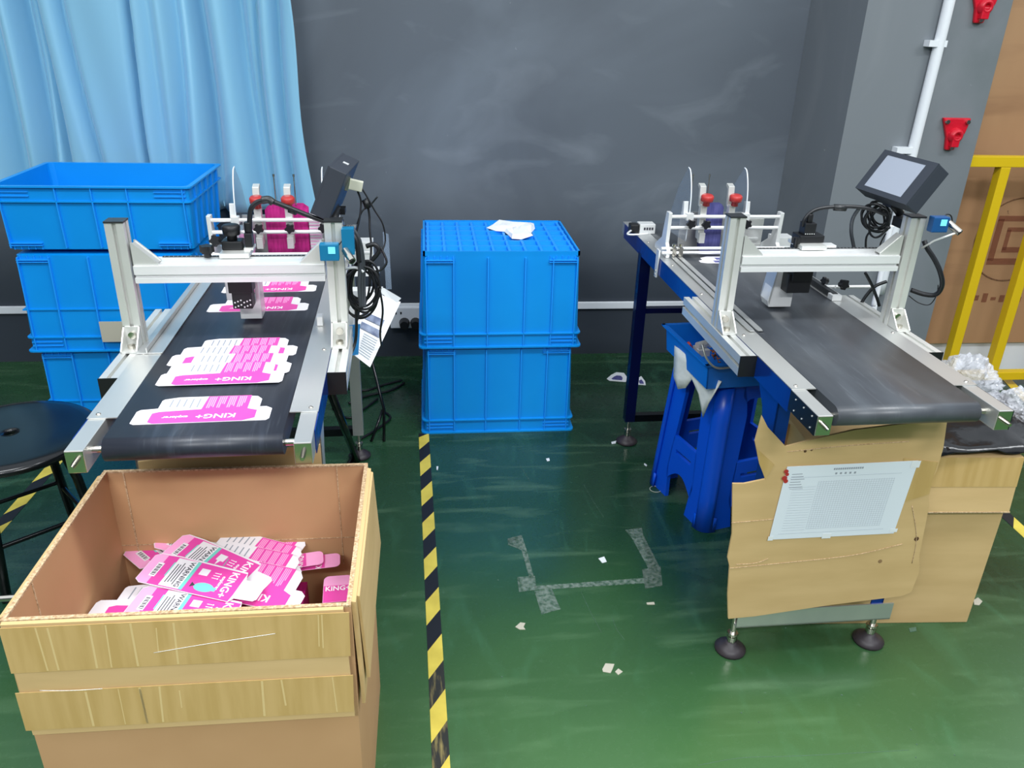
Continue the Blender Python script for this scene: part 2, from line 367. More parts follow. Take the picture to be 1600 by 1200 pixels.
m = MB(); m.prism([a-d*.1, b+d*.4, b+d*.4+nn, a-d*.1+nn], (0, 0, .002)); tag(m.build('floor_stripe', 'yellow'), 'plain yellow stripe on floor at foot of the yellow frame', 'floor tape')

# red brackets on column
for px, py, lab in ((1487, 207, 'red cast bracket with three bolts, lower on the grey column'), (1533, 6, 'red cast bracket with three bolts, upper on the grey column beside conduit')):
    q = gy(px, py, 3.31); t = thing('wall_bracket', lab, 'bracket', (q.x, 3.31, q.z), group=None)
    m = MB(); m.prism([(-.062, 0, .06), (.062, 0, .06), (.05, 0, .0), (.025, 0, -.045), (.018, 0, -.07), (-.02, 0, -.07), (-.028, 0, -.02)], (0, -.018, 0))
    m.build('plate', 'redpaint', t, bevel=.006)
    m = MB(); m.lathe((.006, -.01, -.01), (0, -1, 0), [(0, .034), (.02, .03), (.032, .02), (.03, .012), (.018, .010)], 16)
    m.box(-.012, .02, -.04, -.01, -.055, -.012); m.build('boss', 'redpaint', t, bevel=.003)
    for x, z in ((-.045, .045), (.045, .045), (0, -.058)):
        m = MB(); m.cyl((x, -.018, z), (x, -.03, z), .009, n=6); m.build('bolt', 'steelcap', t)
# socket with two plugs
q = gy(632, 493, YB); t = thing('power_socket', 'white wall socket plate left of the blue crates', 'socket', (q.x, YB-.016, q.z))
B(-.07, .09, -.02, 0, -.055, .055).build('faceplate', 'white', t, bevel=.006)
for x in (-.045, -.02): B(x, x+.008, -.0215, -.019, .02, .032).build('slot', 'black', t)
for x in (.0, .055):
    m = MB(); m.cyl((x, -.02, -.025), (x, -.065, -.025), .027, .022); tag(m.build('plug', 'black', None), 'round black plug in the wall socket, %s one' % ('left' if x == 0 else 'right'), 'plug')
for o in [o for o in bpy.data.objects if o.name.startswith('plug')]:
    o.location = o.location+Vector((q.x, YB-.016, q.z))*S

# ================================================================== hazard tape on the floor
def hazard(x0, y0, x1, y1, w_, phase, label, name='hazard_tape', worn=()):
    L = math.hypot(x1-x0, y1-y0); a = math.atan2(y1-y0, x1-x0); t = thing(name, label, 'floor tape', (x0, y0, 0), a)
    P = .206; k0 = int(-phase/P)-2; k = k0
    def clipq(s0, s1, sl):
        # parallelogram s0..s1 at bottom edge (-w/2), shifted by sl at top edge, clipped to [0,L]
        c = lambda s: min(max(s, 0), L)
        return [(c(s0), -w_/2, 0), (c(s1), -w_/2, 0), (c(s1+sl), w_/2, 0), (c(s0+sl), w_/2, 0)]
    while phase+k*P < L+.1:
        for nm, mt, s0, s1 in (('yellow_stripe', 'yellowt', 0, .5), ('black_stripe', 'wornt' if k in worn else 'blackt', .5, 1)):
            q = clipq(phase+(k+s0)*P, phase+(k+s1)*P, -.066)
            if q[1][0]-q[0][0] > .005 or q[2][0]-q[3][0] > .005:
                m = MB(); m.prism(q, (0, 0, .0012)); m.build(nm, mt, t)
        k += 1
hazard(-.028, 2.985, .018, 1.05, .042, .033, 'yellow and black hazard tape running from the middle crates towards the camera', worn=(6, 7))
hazard(-1.425, 2.85, -1.47, 1.2, .045, .07, 'yellow and black hazard tape on the floor under the black stool')
hazard(2.07, 2.32, 2.03, 1.4, .045, -.06, 'yellow and black hazard tape at right edge past the large carton')

# ================================================================== crates
def crate(name, w_, d, h, inverted, label, loc, rz=0, group=None, mid=False, grid=False, band=.06, taper=.012, mt='crate', nribs=(.19, .41, .65, .83)):
    t = thing(name, label, 'crate', loc, rz, group)
    th = .006; e = .012
    def lvl(z):  # half sizes at height measured from the base side
        k = taper*(1-z/h); return w_/2-e-k, d/2-e-k
    m = MB()
    if inverted: m.T = Matrix.Translation((0, 0, h)) @ Matrix.Diagonal((1, 1, -1, 1))
    zs = [0.0, h-band, h-band+.001, h-.001]
    # walls (outer+inner loops)
    def loop(hx, hy, z, r=.02):
        pts = []
        for cx, cy, a0 in ((hx-r, hy-r, 0), (-hx+r, hy-r, PI/2), (-hx+r, -hy+r, PI), (hx-r, -hy+r, 1.5*PI)):
            for k in range(4): a = a0+k*PI/6; pts.append((cx+r*math.cos(a), cy+r*math.sin(a), z))
        return pts
    def shell(sections):
        n = 16; vs = []
        for hx, hy, z in sections: vs += loop(hx, hy, z)
        k = len(sections); fs = []
        for j in range(k-1):
            for i in range(n): fs.append((j*n+i, j*n+(i+1) % n, (j+1)*n+(i+1) % n, (j+1)*n+i))
        return vs, fs, n
    bx, by = lvl(0); tx, ty = lvl(h)
    secs = [(bx-.01, by-.01, 0.0), (bx, by, .004), (lvl(h-band)[0], lvl(h-band)[1], h-band-.001), (w_/2-.004, d/2-.004, h-band), (w_/2-.004, d/2-.004, h-band+.005), (tx, ty, h-band+.006), (tx, ty, h-.007), (w_/2, d/2, h-.006), (w_/2, d/2, h),
            (tx-th, ty-th, h), (bx-th, by-th, .012)]
    vs, fs, n = shell(secs); k = len(secs)
    fs.append(tuple(range(n-1, -1, -1))); fs.append(tuple((k-1)*n+i for i in range(n)))
    if inverted: fs = [f[::-1] for f in fs]
    m.add(vs, fs)
    m.build('body', mt, t, bevel=0)
    # ribs
    rb = MB(); rb.T = m.T
    for s in (-1, 1):
        xs = [(-.5+u)*(w_-.05) for u in nribs]+[-w_/2+.03, w_/2-.03]
        for x in xs:
            x = max(-bx+.01, min(bx-.01, x))
            y0, y1 = lvl(0)[1], lvl(h-band)[1]
            rb.prism([(x-.003, s*(y0-.002), .01), (x+.003, s*(y0-.002), .01), (x+.002, s*(y0+.0115), .01), (x-.002, s*(y0+.0115), .01)], (0, s*(y1-y0), h-band-.01))
            if h > .3 or True:
                rb.box(x-.002, x+.002, min(s*(ty-.002), s*(d/2-.004)), max(s*(ty-.002), s*(d/2-.004)), h-band+.004, h-.004)
        for k_ in range(5):
            y = (-.5+(k_+.5)/5)*(d-.08)
            rb.prism([(s*(bx-.002), y-.002, .01), (s*(bx-.002), y+.002, .01), (s*(bx+.008), y+.002, .01), (s*(bx+.008), y-.002, .01)], (s*(lvl(h-band)[0]-bx), 0, h-band-.01))
            rb.box(min(s*(tx-.002), s*(w_/2-.004)), max(s*(tx-.002), s*(w_/2-.004)), y-.002, y+.002, h-band+.004, h-.004)
    rb.build('rib_frame', 'rib', t)['kind'] = 'stuff'
    # corner ridges
    cr = MB(); cr.T = m.T
    for s in (-1, 1):
        for z in (.018, .026):
            for sx in (-1, 1):
                x0, x1 = sorted((sx*(bx-.006), sx*(bx-.12))); y0, y1 = sorted((s*(by-.004), s*(by+.011)))
                cr.box(x0, x1, y0, y1, z, z+.0035)
        for z in (h-band+.02, h-band+.035):
            for sx in (-1, 1):
                x0, x1 = sorted((sx*(tx-.01), sx*(tx-.12))); y0, y1 = sorted((s*(ty-.002), s*(ty+.006)))
                cr.box(x0, x1, y0, y1, z, z+.003)
        for j in range(5):
            for sx in (-1, 1):
                x = sx*(bx-.02-j*.024); y0, y1 = sorted((s*(by-.002), s*(by+.005))); cr.box(x-.0015, x+.0015, y0, y1, .004, .02)
    cr.build('corner_ridges', 'rib', t)['kind'] = 'stuff'
    if mid:
        mb_ = MB(); mb_.T = m.T; z = h*.55; hx, hy = lvl(z)
        mb_.box(-hx-.004, hx+.004, -hy-.006, hy+.006, z, z+.005); mb_.build('middle_rib', mt, t)
    if grid:
        gr = MB(); gr.T = m.T
        for k_ in range(10):
            x = -bx+.02+k_*(2*bx-.04)/9; gr.box(x-.005, x+.005, -by+.012, by-.012, -.010, .001)
        for k_ in range(7):
            y = -by+.015+k_*(2*by-.03)/6; gr.box(-bx+.012, bx-.012, y-.004, y+.004, -.0105, .001)
        gr.build('base_grid', 'rib', t)['kind'] = 'stuff'
        gl = MB(); gl.T = m.T
        for a_ in ((-bx+.0, bx, -by, -by+.008), (-bx, bx, by-.008, by), (-bx, -bx+.008, -by, by), (bx-.008, bx, -by, by)): gl.box(*a_, -.014, .004)
        gl.build('base_rim', mt, t)
    return t
MW, MD = .643, .56
crate('storage_crate', MW, MD, .381, True, 'blue plastic crate at the bottom of the middle stack, on the floor', (.284, 2.98+MD/2, 0), 0, 'blue storage crates')
crate('storage_crate', MW+.012, MD, .377, True, 'blue upside-down crate with gridded base and white cloth, top of middle stack', (.287, 2.98+MD/2, .383), 0, 'blue storage crates', grid=True)
LX = -1.18
crate('storage_crate', .66, .50, .381, True, 'blue crate at bottom of the left stack, behind the black stool', (LX, 3.0+.25, 0), 0, 'blue storage crates', mid=True)
crate('storage_crate', .67, .50, .377, True, 'blue crate with a white label, second from top of the left stack', (LX-.005, 2.998+.25, .383), 0, 'blue storage crates', mid=True)
crate('storage_crate', .69, .50, .235, False, 'open empty blue crate on top of the left stack', (LX-.003, 3.0+.25, .775), 0, 'blue storage crates', band=.058, taper=.010, nribs=(.31, .5, .69))
a, b = gy(155, 502, 2.99), gy(202, 533, 2.99)
m = B(a.x, b.x+.03, 2.984, 2.9865, b.z, a.z); tag(m.build('label_sheet', 'scrap'), 'off-white paper label stuck on the left stack behind the conveyor post', 'label')
# cloth on the crate
def blob_sheet(outline, z, name, mt, amp=.012, label='', cat='cloth', seed=1):
    rnd = random.Random(seed); n = len(outline); c = sum((Vector(p) for p in outline), Vector((0, 0, 0)))/n
    m = MB(); rings = []
    for k, f in enumerate((1, .82, .6, .35, .12)):
        rings.append([c+(Vector(p)-c)*f+Vector((0, 0, z+(0 if k == 0 else amp*(.4+rnd.random())))) for p in outline])
    vs = [v for r in rings for v in r]; fs = []
    for j in range(4):
        for i in range(n): fs.append((j*n+i, j*n+(i+1) % n, (j+1)*n+(i+1) % n, (j+1)*n+i))
    fs.append(tuple(4*n+i for i in range(n))); fs.append(tuple(range(n-1, -1, -1)))
    m.add(vs, fs, False); o = m.build(name, mt); tag(o, label, cat); return o
ol = [gz(x, y, .772) for x, y in ((760, 356), (775, 348), (800, 347), (834, 349), (836, 357), (830, 364), (833, 368), (815, 374), (800, 373), (794, 367), (788, 362), (775, 361))][::-1]
blob_sheet(ol, .0, 'cloth', 'cloth', .014, 'crumpled white cloth lying on the gridded top of the middle crate stack', 'cloth', 3)

# ================================================================== conveyor machines
ZR = .8525; LR = 1.735; VP, HP = .518, .297
MACH = {'L': (-.44687, 1.36495, .02562), 'R': (1.03145, 1.43296, .01169)}
def mr(px, py, s, ax, val):
    x, y, a = MACH[s]; inv = (Matrix.Translation((x, y, ZR)) @ Matrix.Rotation(a, 4, 'Z')).inverted()
    o = inv @ CAM; d = inv.to_3x3() @ ray(px, py); i = 'uvz'.index(ax)
    return o+d*((val-o[i])/d[i])
def profile(m, p0, p1, up, w_, h, slots='tbfr', sw=.009, sd=.009):
    """slotted aluminium section swept p0->p1 (axis aligned frame). w along side, h along up"""
    p0, p1, up = Vector(p0), Vector(p1), Vector(up).normalized(); ax = (p1-p0).normalized(); sd_ = ax.cross(up)
    def side(a, b, n_in, has):   # from corner a to b with a notch in the middle
        a, b = Vector(a), Vector(b); mid = (a+b)/2; d = (b-a).normalized(); n_ = Vector(n_in)
        return [a] if not has else [a, mid-d*sw/2, mid-d*sw/2+n_*sd, mid+d*sw/2+n_*sd, mid+d*sw/2]
    A, Bc, C, D = (-w_/2, -h/2), (w_/2, -h/2), (w_/2, h/2), (-w_/2, h/2)
    poly = side(A, Bc, (0, 1), 'b' in slots)+side(Bc, C, (-1, 0), 'r' in slots)+side(C, D, (0, -1), 't' in slots)+side(D, A, (1, 0), 'f' in slots)
    pts = [p0+sd_*q[0]+up*q[1] for q in poly]
    m.prism(pts, p1-p0)
def starknob(m, c, ax, r, h):
    c = Vector(c); ax = Vector(ax).normalized(); t = Vector((0, 0, 1)) if abs(ax.z) < .9 else Vector((1, 0, 0)); a = ax.cross(t).normalized(); b = ax.cross(a)
    pts = [c+ax*h*.4+(a*math.cos(2*PI*i/20)+b*math.sin(2*PI*i/20))*r*(1 if i % 4 in (0, 1) else .72) for i in range(20)]
    m.prism(pts, ax*h*.6); m.cyl(c, c+ax*h*.5, r*.5)

def machine(side):
    x, y, a = MACH[side]; Lft = side == 'L'
    t = thing('conveyor', ('belt conveyor printer carrying pink carton blanks, behind the open carton' if Lft else 'belt conveyor printer with empty worn black belt, cardboard on its front'), 'conveyor', (x, y, 0), a, 'flat belt conveyor printers')
    Z = ZR
    def mb(): q = MB(); q.T = Matrix.Translation((0, 0, Z)); return q
    # belt
    r = .0235; pts = []
    for k in range(13): an = PI/2+PI*k/12; pts.append((0, .042+r*math.cos(an), -.0205+r*math.sin(an)))
    for k in range(13): an = -PI/2+PI*k/12; pts.append((0, LR-.05+r*math.cos(an), -.0205+r*math.sin(an)))
    m = mb(); m.prism([(-.165, p[1], p[2]) for p in pts], (.33, 0, 0))
    for i in range(len(m.sm)): m.sm[i] = i > 1
    bl = m.build('belt', 'belt' if Lft else 'belt2', t)
    for yv, nm in ((.042, 'front_roller_shaft'), (LR-.05, 'rear_roller_shaft')):
        m = mb(); m.cyl((-.19, yv, -.0205), (.19, yv, -.0205), .007); m.build(nm, 'steelcap', t)
    m = mb(); m.box(-.163, .163, .1, LR-.1, -.04, -.006); m.build('bed', 'black', t)
    for s in (-1, 1):
        u0, u1 = sorted((s*.188, s*.222))
        m = mb(); m.box(u0, u1, 0, LR, -.047, 0); ra = m.build('side_rail', 'steel', t, bevel=.0015)
        m = mb(); m.box(u0+.001, u1-.001, -.0015, .003, -.046, -.001); m.build('end_plate', 'steelcap', ra, bevel=.001)
        m = mb(); m.cyl((s*.205, 0, -.024), (s*.205, -.016, -.024), .0055, n=6); m.cyl((s*.205, -.016, -.024), (s*.205, -.022, -.024), .004, n=8); m.build('tension_screw', 'steelcap', ra)
        u0, u1 = sorted((s*.166, s*.2235))
        m = mb(); m.box(u0, u1, .128, LR-.12, 0.0005, .0025); rc = m.build('rail_cover', 'steel', t)
        for v in (.145, .46, .8, 1.1, 1.4):
            m = mb(); m.lathe((s*.207, v, .0025), (0, 0, 1), [(0, .005), (.0015, .0045), (.003, .0025)], 10); m.build('rivet', 'steelcap', rc)
        if not Lft:
            u0, u1 = sorted((s*.2225, s*.2242)); m = mb(); m.box(u0, u1, .13, LR-.04, -.056, -.001); m.build('side_film', 'film', t)
            u0, u1 = sorted((s*.2225, s*.224)); m = mb(); m.box(u0, u1, 0, .13, -.047, -.001); sp = m.build('side_plate', 'navyd', t)
            for v, z in ((.02, -.01), (.02, -.037), (.06, -.01), (.06, -.037), (.1, -.01), (.1, -.037)):
                m = mb(); m.cyl((s*.224, v, z), (s*.2255, v, z), .002, n=8); m.build('dot_screw', 'aluw', sp)
        else:
            u0, u1 = sorted((s*.2225, s*.2242)); m = mb(); m.box(u0, u1, .05, LR-.04, -.052, -.001); m.build('side_film', 'film', t)
        # legs
        for v, rear in ((.234 if not Lft else .30, 0), (1.44, 1)):
            uu = s*.205
            m = mb()
            if not rear:
                m.prism([(uu, v-.02, -.048), (uu, v+.12, -.048), (uu, v+.06, -.12), (uu, v+.03, -.2), (uu, v+.02, -.72), (uu, v-.02, -.72)], (-s*.004, 0, 0))
                m.box(min(uu, uu-s*.035), max(uu, uu-s*.035), v-.02, v-.016, -.74, -.048)
            else:
                m.box(uu-.02, uu+.02, v-.02, v+.018, -.75, -.048)
            lg = m.build('leg', ('navy' if rear else 'film') if not Lft else 'steel', t)
            m = MB(); m.cyl((uu, v, .03), (uu, v, .14), .0085, n=10); m.cyl((uu, v, .03), (uu, v, .05), .014, n=6); m.cyl((uu, v, .055), (uu, v, .062), .016, n=6); m.build('levelling_screw', 'steelcap', lg)
            m = MB(); m.lathe((uu, v, 0), (0, 0, 1), [(0, .042), (.008, .043), (.018, .03), (.026, .017), (.032, .014)], 20); m.build('foot_pad', 'rubber', lg)
        # outboard profile
        uc = s*.2455
        m = mb(); profile(m, (uc, .327, -.027), (uc, .785, -.027), (0, 0, 1), .041, .053); pf = m.build('side_profile', 'alu', t)
        m = mb(); m.box(uc-.0215, uc+.0215, .324, .327, -.0545, .0005); m.build('end_cap', 'black', pf)
        # upright
        m = mb(); profile(m, (uc-s*.003, VP+.019, 0), (uc-s*.003, VP+.019, HP), (0, 1, 0), .041, .038); up = m.build('upright', 'alu', t)
        m = mb(); m.box(uc-s*.003-.0215, uc-s*.003+.0215, VP-.001, VP+.039, HP, HP+.004); m.build('post_cap', 'blackcap', up)
        fb = mb(); c = uc-s*.003
        fb.box(c-.019, c+.019, VP-.004, VP, 0, .05); fb.box(c-.019, c+.019, VP-.05, VP, 0, .004)
        for e in (-1, 1): fb.prism([(c+e*.019, VP, 0), (c+e*.019, VP-.05, 0), (c+e*.019, VP-.05, .006), (c+e*.019, VP-.006, .05), (c+e*.019, VP, .05)], (-e*.003, 0, 0))
        fbo = fb.build('foot_bracket', 'alu', up)
        m = mb(); m.cyl((c, VP-.004, .03), (c, VP-.012, .03), .009, n=12); m.cyl((c, VP-.025, .004), (c, VP-.025, .012), .009, n=12); m.build('bracket_bolts', 'steelcap', up)
        # gusset on the beam
        gs = mb(); i0 = s*.2165
        gs.prism([(i0, VP+.006, .197), (i0-s*.055, VP+.006, .197), (i0-s*.055, VP+.006, .201), (i0-s*.004, VP+.006, .25), (i0, VP+.006, .25)], (0, .004, 0))
        gs.prism([(i0, VP+.034, .197), (i0-s*.055, VP+.034, .197), (i0-s*.055, VP+.034, .201), (i0-s*.004, VP+.034, .25), (i0, VP+.034, .25)], (0, .004, 0))
        gs.quad((i0-s*.053, VP+.01, .2), (i0-s*.053, VP+.034, .2), (i0-s*.003, VP+.034, .248), (i0-s*.003, VP+.01, .248), .003)
        gs.build('gusset', 'alu', t)
    # crossbars of the stand
    m = mb(); q_ = .066 if Lft else 0; m.box(-.21, .235, .21+q_, .214+q_, -.755, -.70); m.box(-.21, .235, .21+q_, .24+q_, -.755, -.751); m.build('front_crossbar', 'steel', t)
    m = mb(); m.box(-.205, .205, 1.43, 1.46, -.285, -.265); m.build('rear_crossbar', 'navy' if not Lft else 'steel', t)
    m = mb(); m.box(-.205, .205, 1.43, 1.46, -.755, -.725); m.build('rear_crossbar', 'blackgl', t)
    # beam
    m = mb(); yc = VP+.041
    hw, hh = .041, .0205
    poly = [(-hw, -hh), (hw, -hh), (hw, hh)] + [q for cx in (.02, -.02) for q in ((cx+.0045, hh), (cx+.0045, hh-.008), (cx-.0045, hh-.008), (cx-.0045, hh))]+[(-hw, hh), (-hw, .0), (-hw+.010, -.0005), (-hw+.010, -.0075), (-hw, -.008)]
    m.prism([(-.2165, yc+q[0], .176+q[1]) for q in poly], (.433, 0, 0)); bm = m.build('crossbeam', 'aluw', t)
    m = mb(); m.box(-.17, .2, VP+.074, VP+.082, .1966, .1985); ru = m.build('ruler', 'blackcap', bm)
    m = mb()
    for k in range(37): m.box(-.165+k*.01, -.1642+k*.01, VP+.0735, VP+.079, .1985, .1988)
    m.build('ruler_marks', 'aluw', bm)['kind'] = 'stuff'
    # print head
    hu = 0.0
    ph = subgroup('print_head', t, (hu, .6, 0))
    def hb(): q = MB(); q.T = Matrix.Translation((0, -.6, Z)); return q
    m = hb(); m.box(-.03, .028, .602, .65, .10, .197); m.build('carriage', 'black', ph, bevel=.003)
    m = hb(); m.box(-.034, .036, .57, .66, .1985, .21); m.build('slide_plate', 'alu', ph, bevel=.002)
    if Lft:
        m = hb(); m.box(-.032, .016, .60, .64, .21, .232); m.build('motor_block', 'black', ph, bevel=.003)
        m = hb(); m.lathe((-.008, .615, .232), (0, 0, 1), [(0, .012), (.012, .012), (.014, .02), (.034, .022), (.038, .017)], 14); starknob(m, (-.035, .59, .236), (-.3, -1, .3), .014, .02); m.build('adjust_knob', 'black', ph)
        m = hb(); starknob(m, (-.062, .58, .2), (0, 0, 1), .017, .028); m.build('clamp_knob', 'black', ph)
        m = hb(); m.box(.02, .042, .60, .64, .21, .216); m.build('cable_seat', 'alu', ph)
        m = hb(); m.box(.022, .04, .605, .635, .216, .25); m.cyl((.031, .62, .25), (.031, .62, .275), .009); m.build('cable_plug', 'black', ph, bevel=.002)
        m = hb(); m.box(-.048, -.026, .655, .70, .065, .13); m.build('guide_block', 'aluw', ph, bevel=.002)
        m = hb(); m.box(-.026, .022, .615, .66, .055, .125); m.build('head_block', 'black', ph, bevel=.002)
        m = hb(); m.prism([(.022, .66, .13), (.034, .66, .13), (.034, .66, .012), (-.02, .66, .012), (-.02, .66, .06), (.022, .66, .06)], (0, .06, 0)); m.build('nozzle_block', 'aluw', ph, bevel=.002)
        m = hb(); m.box(.028, .058, .66, .67, .118, .135); m.build('brass_fitting', 'brass', ph)
        m = hb()
        for k in range(12): m.cyl((-.02+(k % 6)*.0075, .6145, .06+.012*(k//6)+.003*(k % 3)), (-.02+(k % 6)*.0075, .616, .06+.012*(k//6)+.003*(k % 3)), .0022, n=7)
        m.build('pin_dots', 'aluw', ph)['kind'] = 'stuff'
    else:
        m = hb(); m.box(-.03, .04, .60, .65, .21, .23); m.build('motor_block', 'black', ph, bevel=.003)
        m = hb(); starknob(m, (-.04, .6, .2), (0, 0, 1), .012, .026); m.build('clamp_knob', 'black', ph)
        m = hb(); m.box(-.018, .014, .605, .64, .23, .262); m.cyl((-.002, .62, .262), (-.002, .62, .285), .008); m.build('cable_plug', 'black', ph, bevel=.002)
        m = hb()
        for k in range(5): m.cyl((-.014+k*.006, .604, .234), (-.014+k*.006, .606, .234), .0015, n=6)
        m.build('pin_dots', 'aluw', ph)['kind'] = 'stuff'
        m = hb(); m.box(.04, .072, .59, .62, .2, .206); m.build('side_tab', 'aluw', ph)
        m = hb(); m.box(-.036, .03, .61, .655, .066, .12); m.build('head_block', 'black', ph, bevel=.002)
        m = hb(); m.prism([(-.05, .65, .13), (-.028, .65, .13), (-.02, .65, .062), (.004, .65, .055), (.004, .65, .012), (-.062, .65, .012), (-.068, .65, .03)], (0, .05, 0)); m.build('nozzle_block', 'aluw', ph, bevel=.002)
        m = hb(); m.prism([(-.053, .648, .13), (-.05, .648, .13), (-.062, .648, .02), (-.066, .648, .03)], (0, .06, 0)); m.build('nozzle_side', 'steel', ph)
    # ---- feeder
    fd = subgroup('card_feeder', t, (0, 1.23, 0))
    def fb_(): q = MB(); q.T = Matrix.Translation((0, -1.23, Z)); return q
    for s in (-1, 1):
        m = fb_(); u = s*.204
        m.prism([(u, 1.205, .155), (u, 1.235, .155), (u, 1.26, .06), (u, 1.33, .02), (u, 1.33, .003), (u, 1.19, .003), (u, 1.185, .03), (u, 1.21, .05)], (-s*.013, 0, 0)); m.build('feeder_plate', 'aluw', fd, bevel=.002)
        m = fb_(); u = s*.2255
        m.prism([(u, 1.185, .03), (u, 1.215, .03), (u, 1.215, -.068), (u, 1.195, -.068)], (s*.006, 0, 0)); hp = m.build('hanger_plate', 'aluw', fd, bevel=.001)
        m = fb_()
        for z in (-.045, -.058): m.cyl((s*.231, 1.205, z), (s*.234, 1.205, z), .004, n=8)
        m.build('hanger_screws', 'steelcap', fd)
    for v, z, rr in ((1.215, .140, .0062), (1.215, .102, .0062), (1.20, .034, .0055), (1.188, .022, .0055)):
        m = fb_(); m.cyl((-.22 if z < .05 else -.2, v, z), (.22 if z < .05 else .2, v, z), rr, n=12); m.build('rod', 'aluw', fd)
    sus = (-.05, .045) if Lft else (-.078, .022)
    for u in sus:
        m = fb_(); m.box(u-.011, u+.011, 1.222, 1.245, .06, .178); m.box(u-.010, u+.010, 1.205, 1.225, .05, .085)
        m.prism([(u-.013, 1.236, .17), (u-.013, 1.25, .17), (u-.013, 1.258, .225), (u-.013, 1.275, .236), (u-.013, 1.27, .243), (u-.013, 1.246, .236)], (.021, 0, 0)); m.build('separator_arm', 'alu', fd, bevel=.001)
        m = fb_(); m.lathe((u+.003, 1.215, .178), (0, -.15, 1), [(0, .012), (.014, .011), (.017, .021), (.032, .0215), (.037, .017)], 18); m.build('red_knob', 'red', fd)
        m = fb_(); starknob(m, (u+.004, 1.205, .118), (0, -1, 0), .016, .02); m.build('star_knob', 'black', fd)
    au = (-.118, .152) if Lft else (-.128, .07)
    for u in au:
        m = fb_(); prof = [(1.23, .05), (1.222, .14), (1.225, .20), (1.24, .25), (1.262, .285), (1.285, .292)]
        pl = [(u, v, z) for v, z in prof]+[(u, 1.36, .22), (u, 1.42, .12), (u, 1.42, .04)]
        m.prism(pl, (.0025, 0, 0)); gp = m.build('guide_plate', 'acrylic', fd)
        m = fb_(); m.tube([(u+.001, v, z) for v, z in prof], .0022, 6, sub=4); m.build('guide_edge', 'acryled', fd)
        s = -1 if u < 0 else 1
        m = fb_(); m.prism([(u+s*.002, 1.225, .13), (u+s*.002, 1.25, .13), (u+s*.002, 1.25, .185), (u+s*.002, 1.235, .188)], (s*.016, 0, 0)); m.box(u-.012, u+.012, 1.205, 1.228, .128, .152); m.build('guide_clamp', 'aluw', fd, bevel=.001)
        m = fb_(); starknob(m, (u, 1.205, .12), (0, -1, 0), .016, .02); m.build('star_knob', 'black', fd)
    for u in ((.0, .062) if Lft else (-.108, -.05)):
        m = fb_(); m.cyl((u, 1.285, .10), (u, 1.285, .268), .002, n=8); m.cyl((u, 1.285, .262), (u, 1.285, .27), .0035, n=8); m.build('pin', 'steelcap', fd)
    # rear magazine frame blocks
    m = fb_(); m.box(.228, .30, 1.30, 1.36, -.03, .045); m.box(.232, .296, 1.298, 1.30, .005, .012); m.build('drive_housing', 'aluw', fd, bevel=.003)
    m = fb_(); m.box(.1, .205, 1.36, 1.368, .003, .10); m.box(.12, .19, 1.352, 1.36, .02, .03); m.build('back_stop', 'steel', fd, bevel=.002)
    m = fb_(); m.box(-.12, .12, 1.33, 1.335, .003, .13); m.build('rear_plate', 'steel', fd)
    if not Lft:
        m = fb_(); m.box(-.21, -.15, 1.52, 1.57, .003, .04); mb2 = m.build('motor_box', 'aluw', fd, bevel=.002)
        m = fb_(); m.box(-.245, -.21, 1.525, 1.565, .004, .038); m.build('motor_end', 'black', fd, bevel=.006)
        m = fb_(); m.tube([(-.24, 1.53, .015), (-.262, 1.50, .008), (-.235, 1.49, .008), (-.18, 1.5, .01)], .004); m.build('motor_lead', 'aluw', fd)
        m = fb_()
        for k in range(4): m.box(-.195+k*.01, -.188+k*.01, 1.519, 1.5205, .018, .028)
        m.build('motor_print', 'ink', fd)
        for u0 in (-.186, -.163):
            m = fb_(); m.box(u0, u0+.016, .49, 1.19, .006, .008); m.prism([(u0, .49, .006), (u0+.016, .49, .006), (u0+.014, .478, .006), (u0+.002, .478, .006)], (0, 0, .002)); m.build('guide_strip', 'steel', fd)
            m = fb_(); m.cyl((u0+.008, 1.188, .008), (u0+.008, 1.188, .05), .0035, n=8); m.cyl((u0+.008, 1.188, .045), (u0+.008, 1.188, .052), .0075, n=12); m.box(u0+.001, u0+.015, 1.18, 1.2, .012, .04); m.build('strip_clamp', 'steelcap', fd)
        m = fb_(); m.box(.172, .188, .735, 1.18, .004, .022); m.build('guide_bar', 'blackcap', fd, bevel=.001)
        m = fb_(); m.box(.165, .195, .722, .752, .003, .02); m.build('bar_block', 'aluw', fd, bevel=.002)
        m = fb_(); starknob(m, (.225, .80, .03), (.2, -1, .2), .016, .024); starknob(m, (.20, .83, .03), (-1, -.4, .2), .012, .02); m.build('star_knob', 'black', fd)
        m = fb_(); m.cyl((.22, .815, .016), (.34, .815, .016), .005); m.cyl((.18, .83, .012), (.24, .83, .012), .005); m.build('side_rod', 'aluw', fd)
    else:
        m = fb_(); m.box(-.196, -.163, .456, 1.02, .0035, .006); m.box(-.2, -.197, .456, 1.02, .0035, .018); m.prism([(-.223, .455, .0035), (-.2, .455, .0035), (-.2, .56, .0035), (-.223, .5, .0035)], (0, 0, .003)); m.build('guide_strip', 'steel', fd)
        m = fb_(); m.box(.176, .192, .62, .65, .003, .028); m.build('bar_block', 'aluw', fd, bevel=.002)
    return t, ph, fd
mL = machine('L'); mR = machine('R')

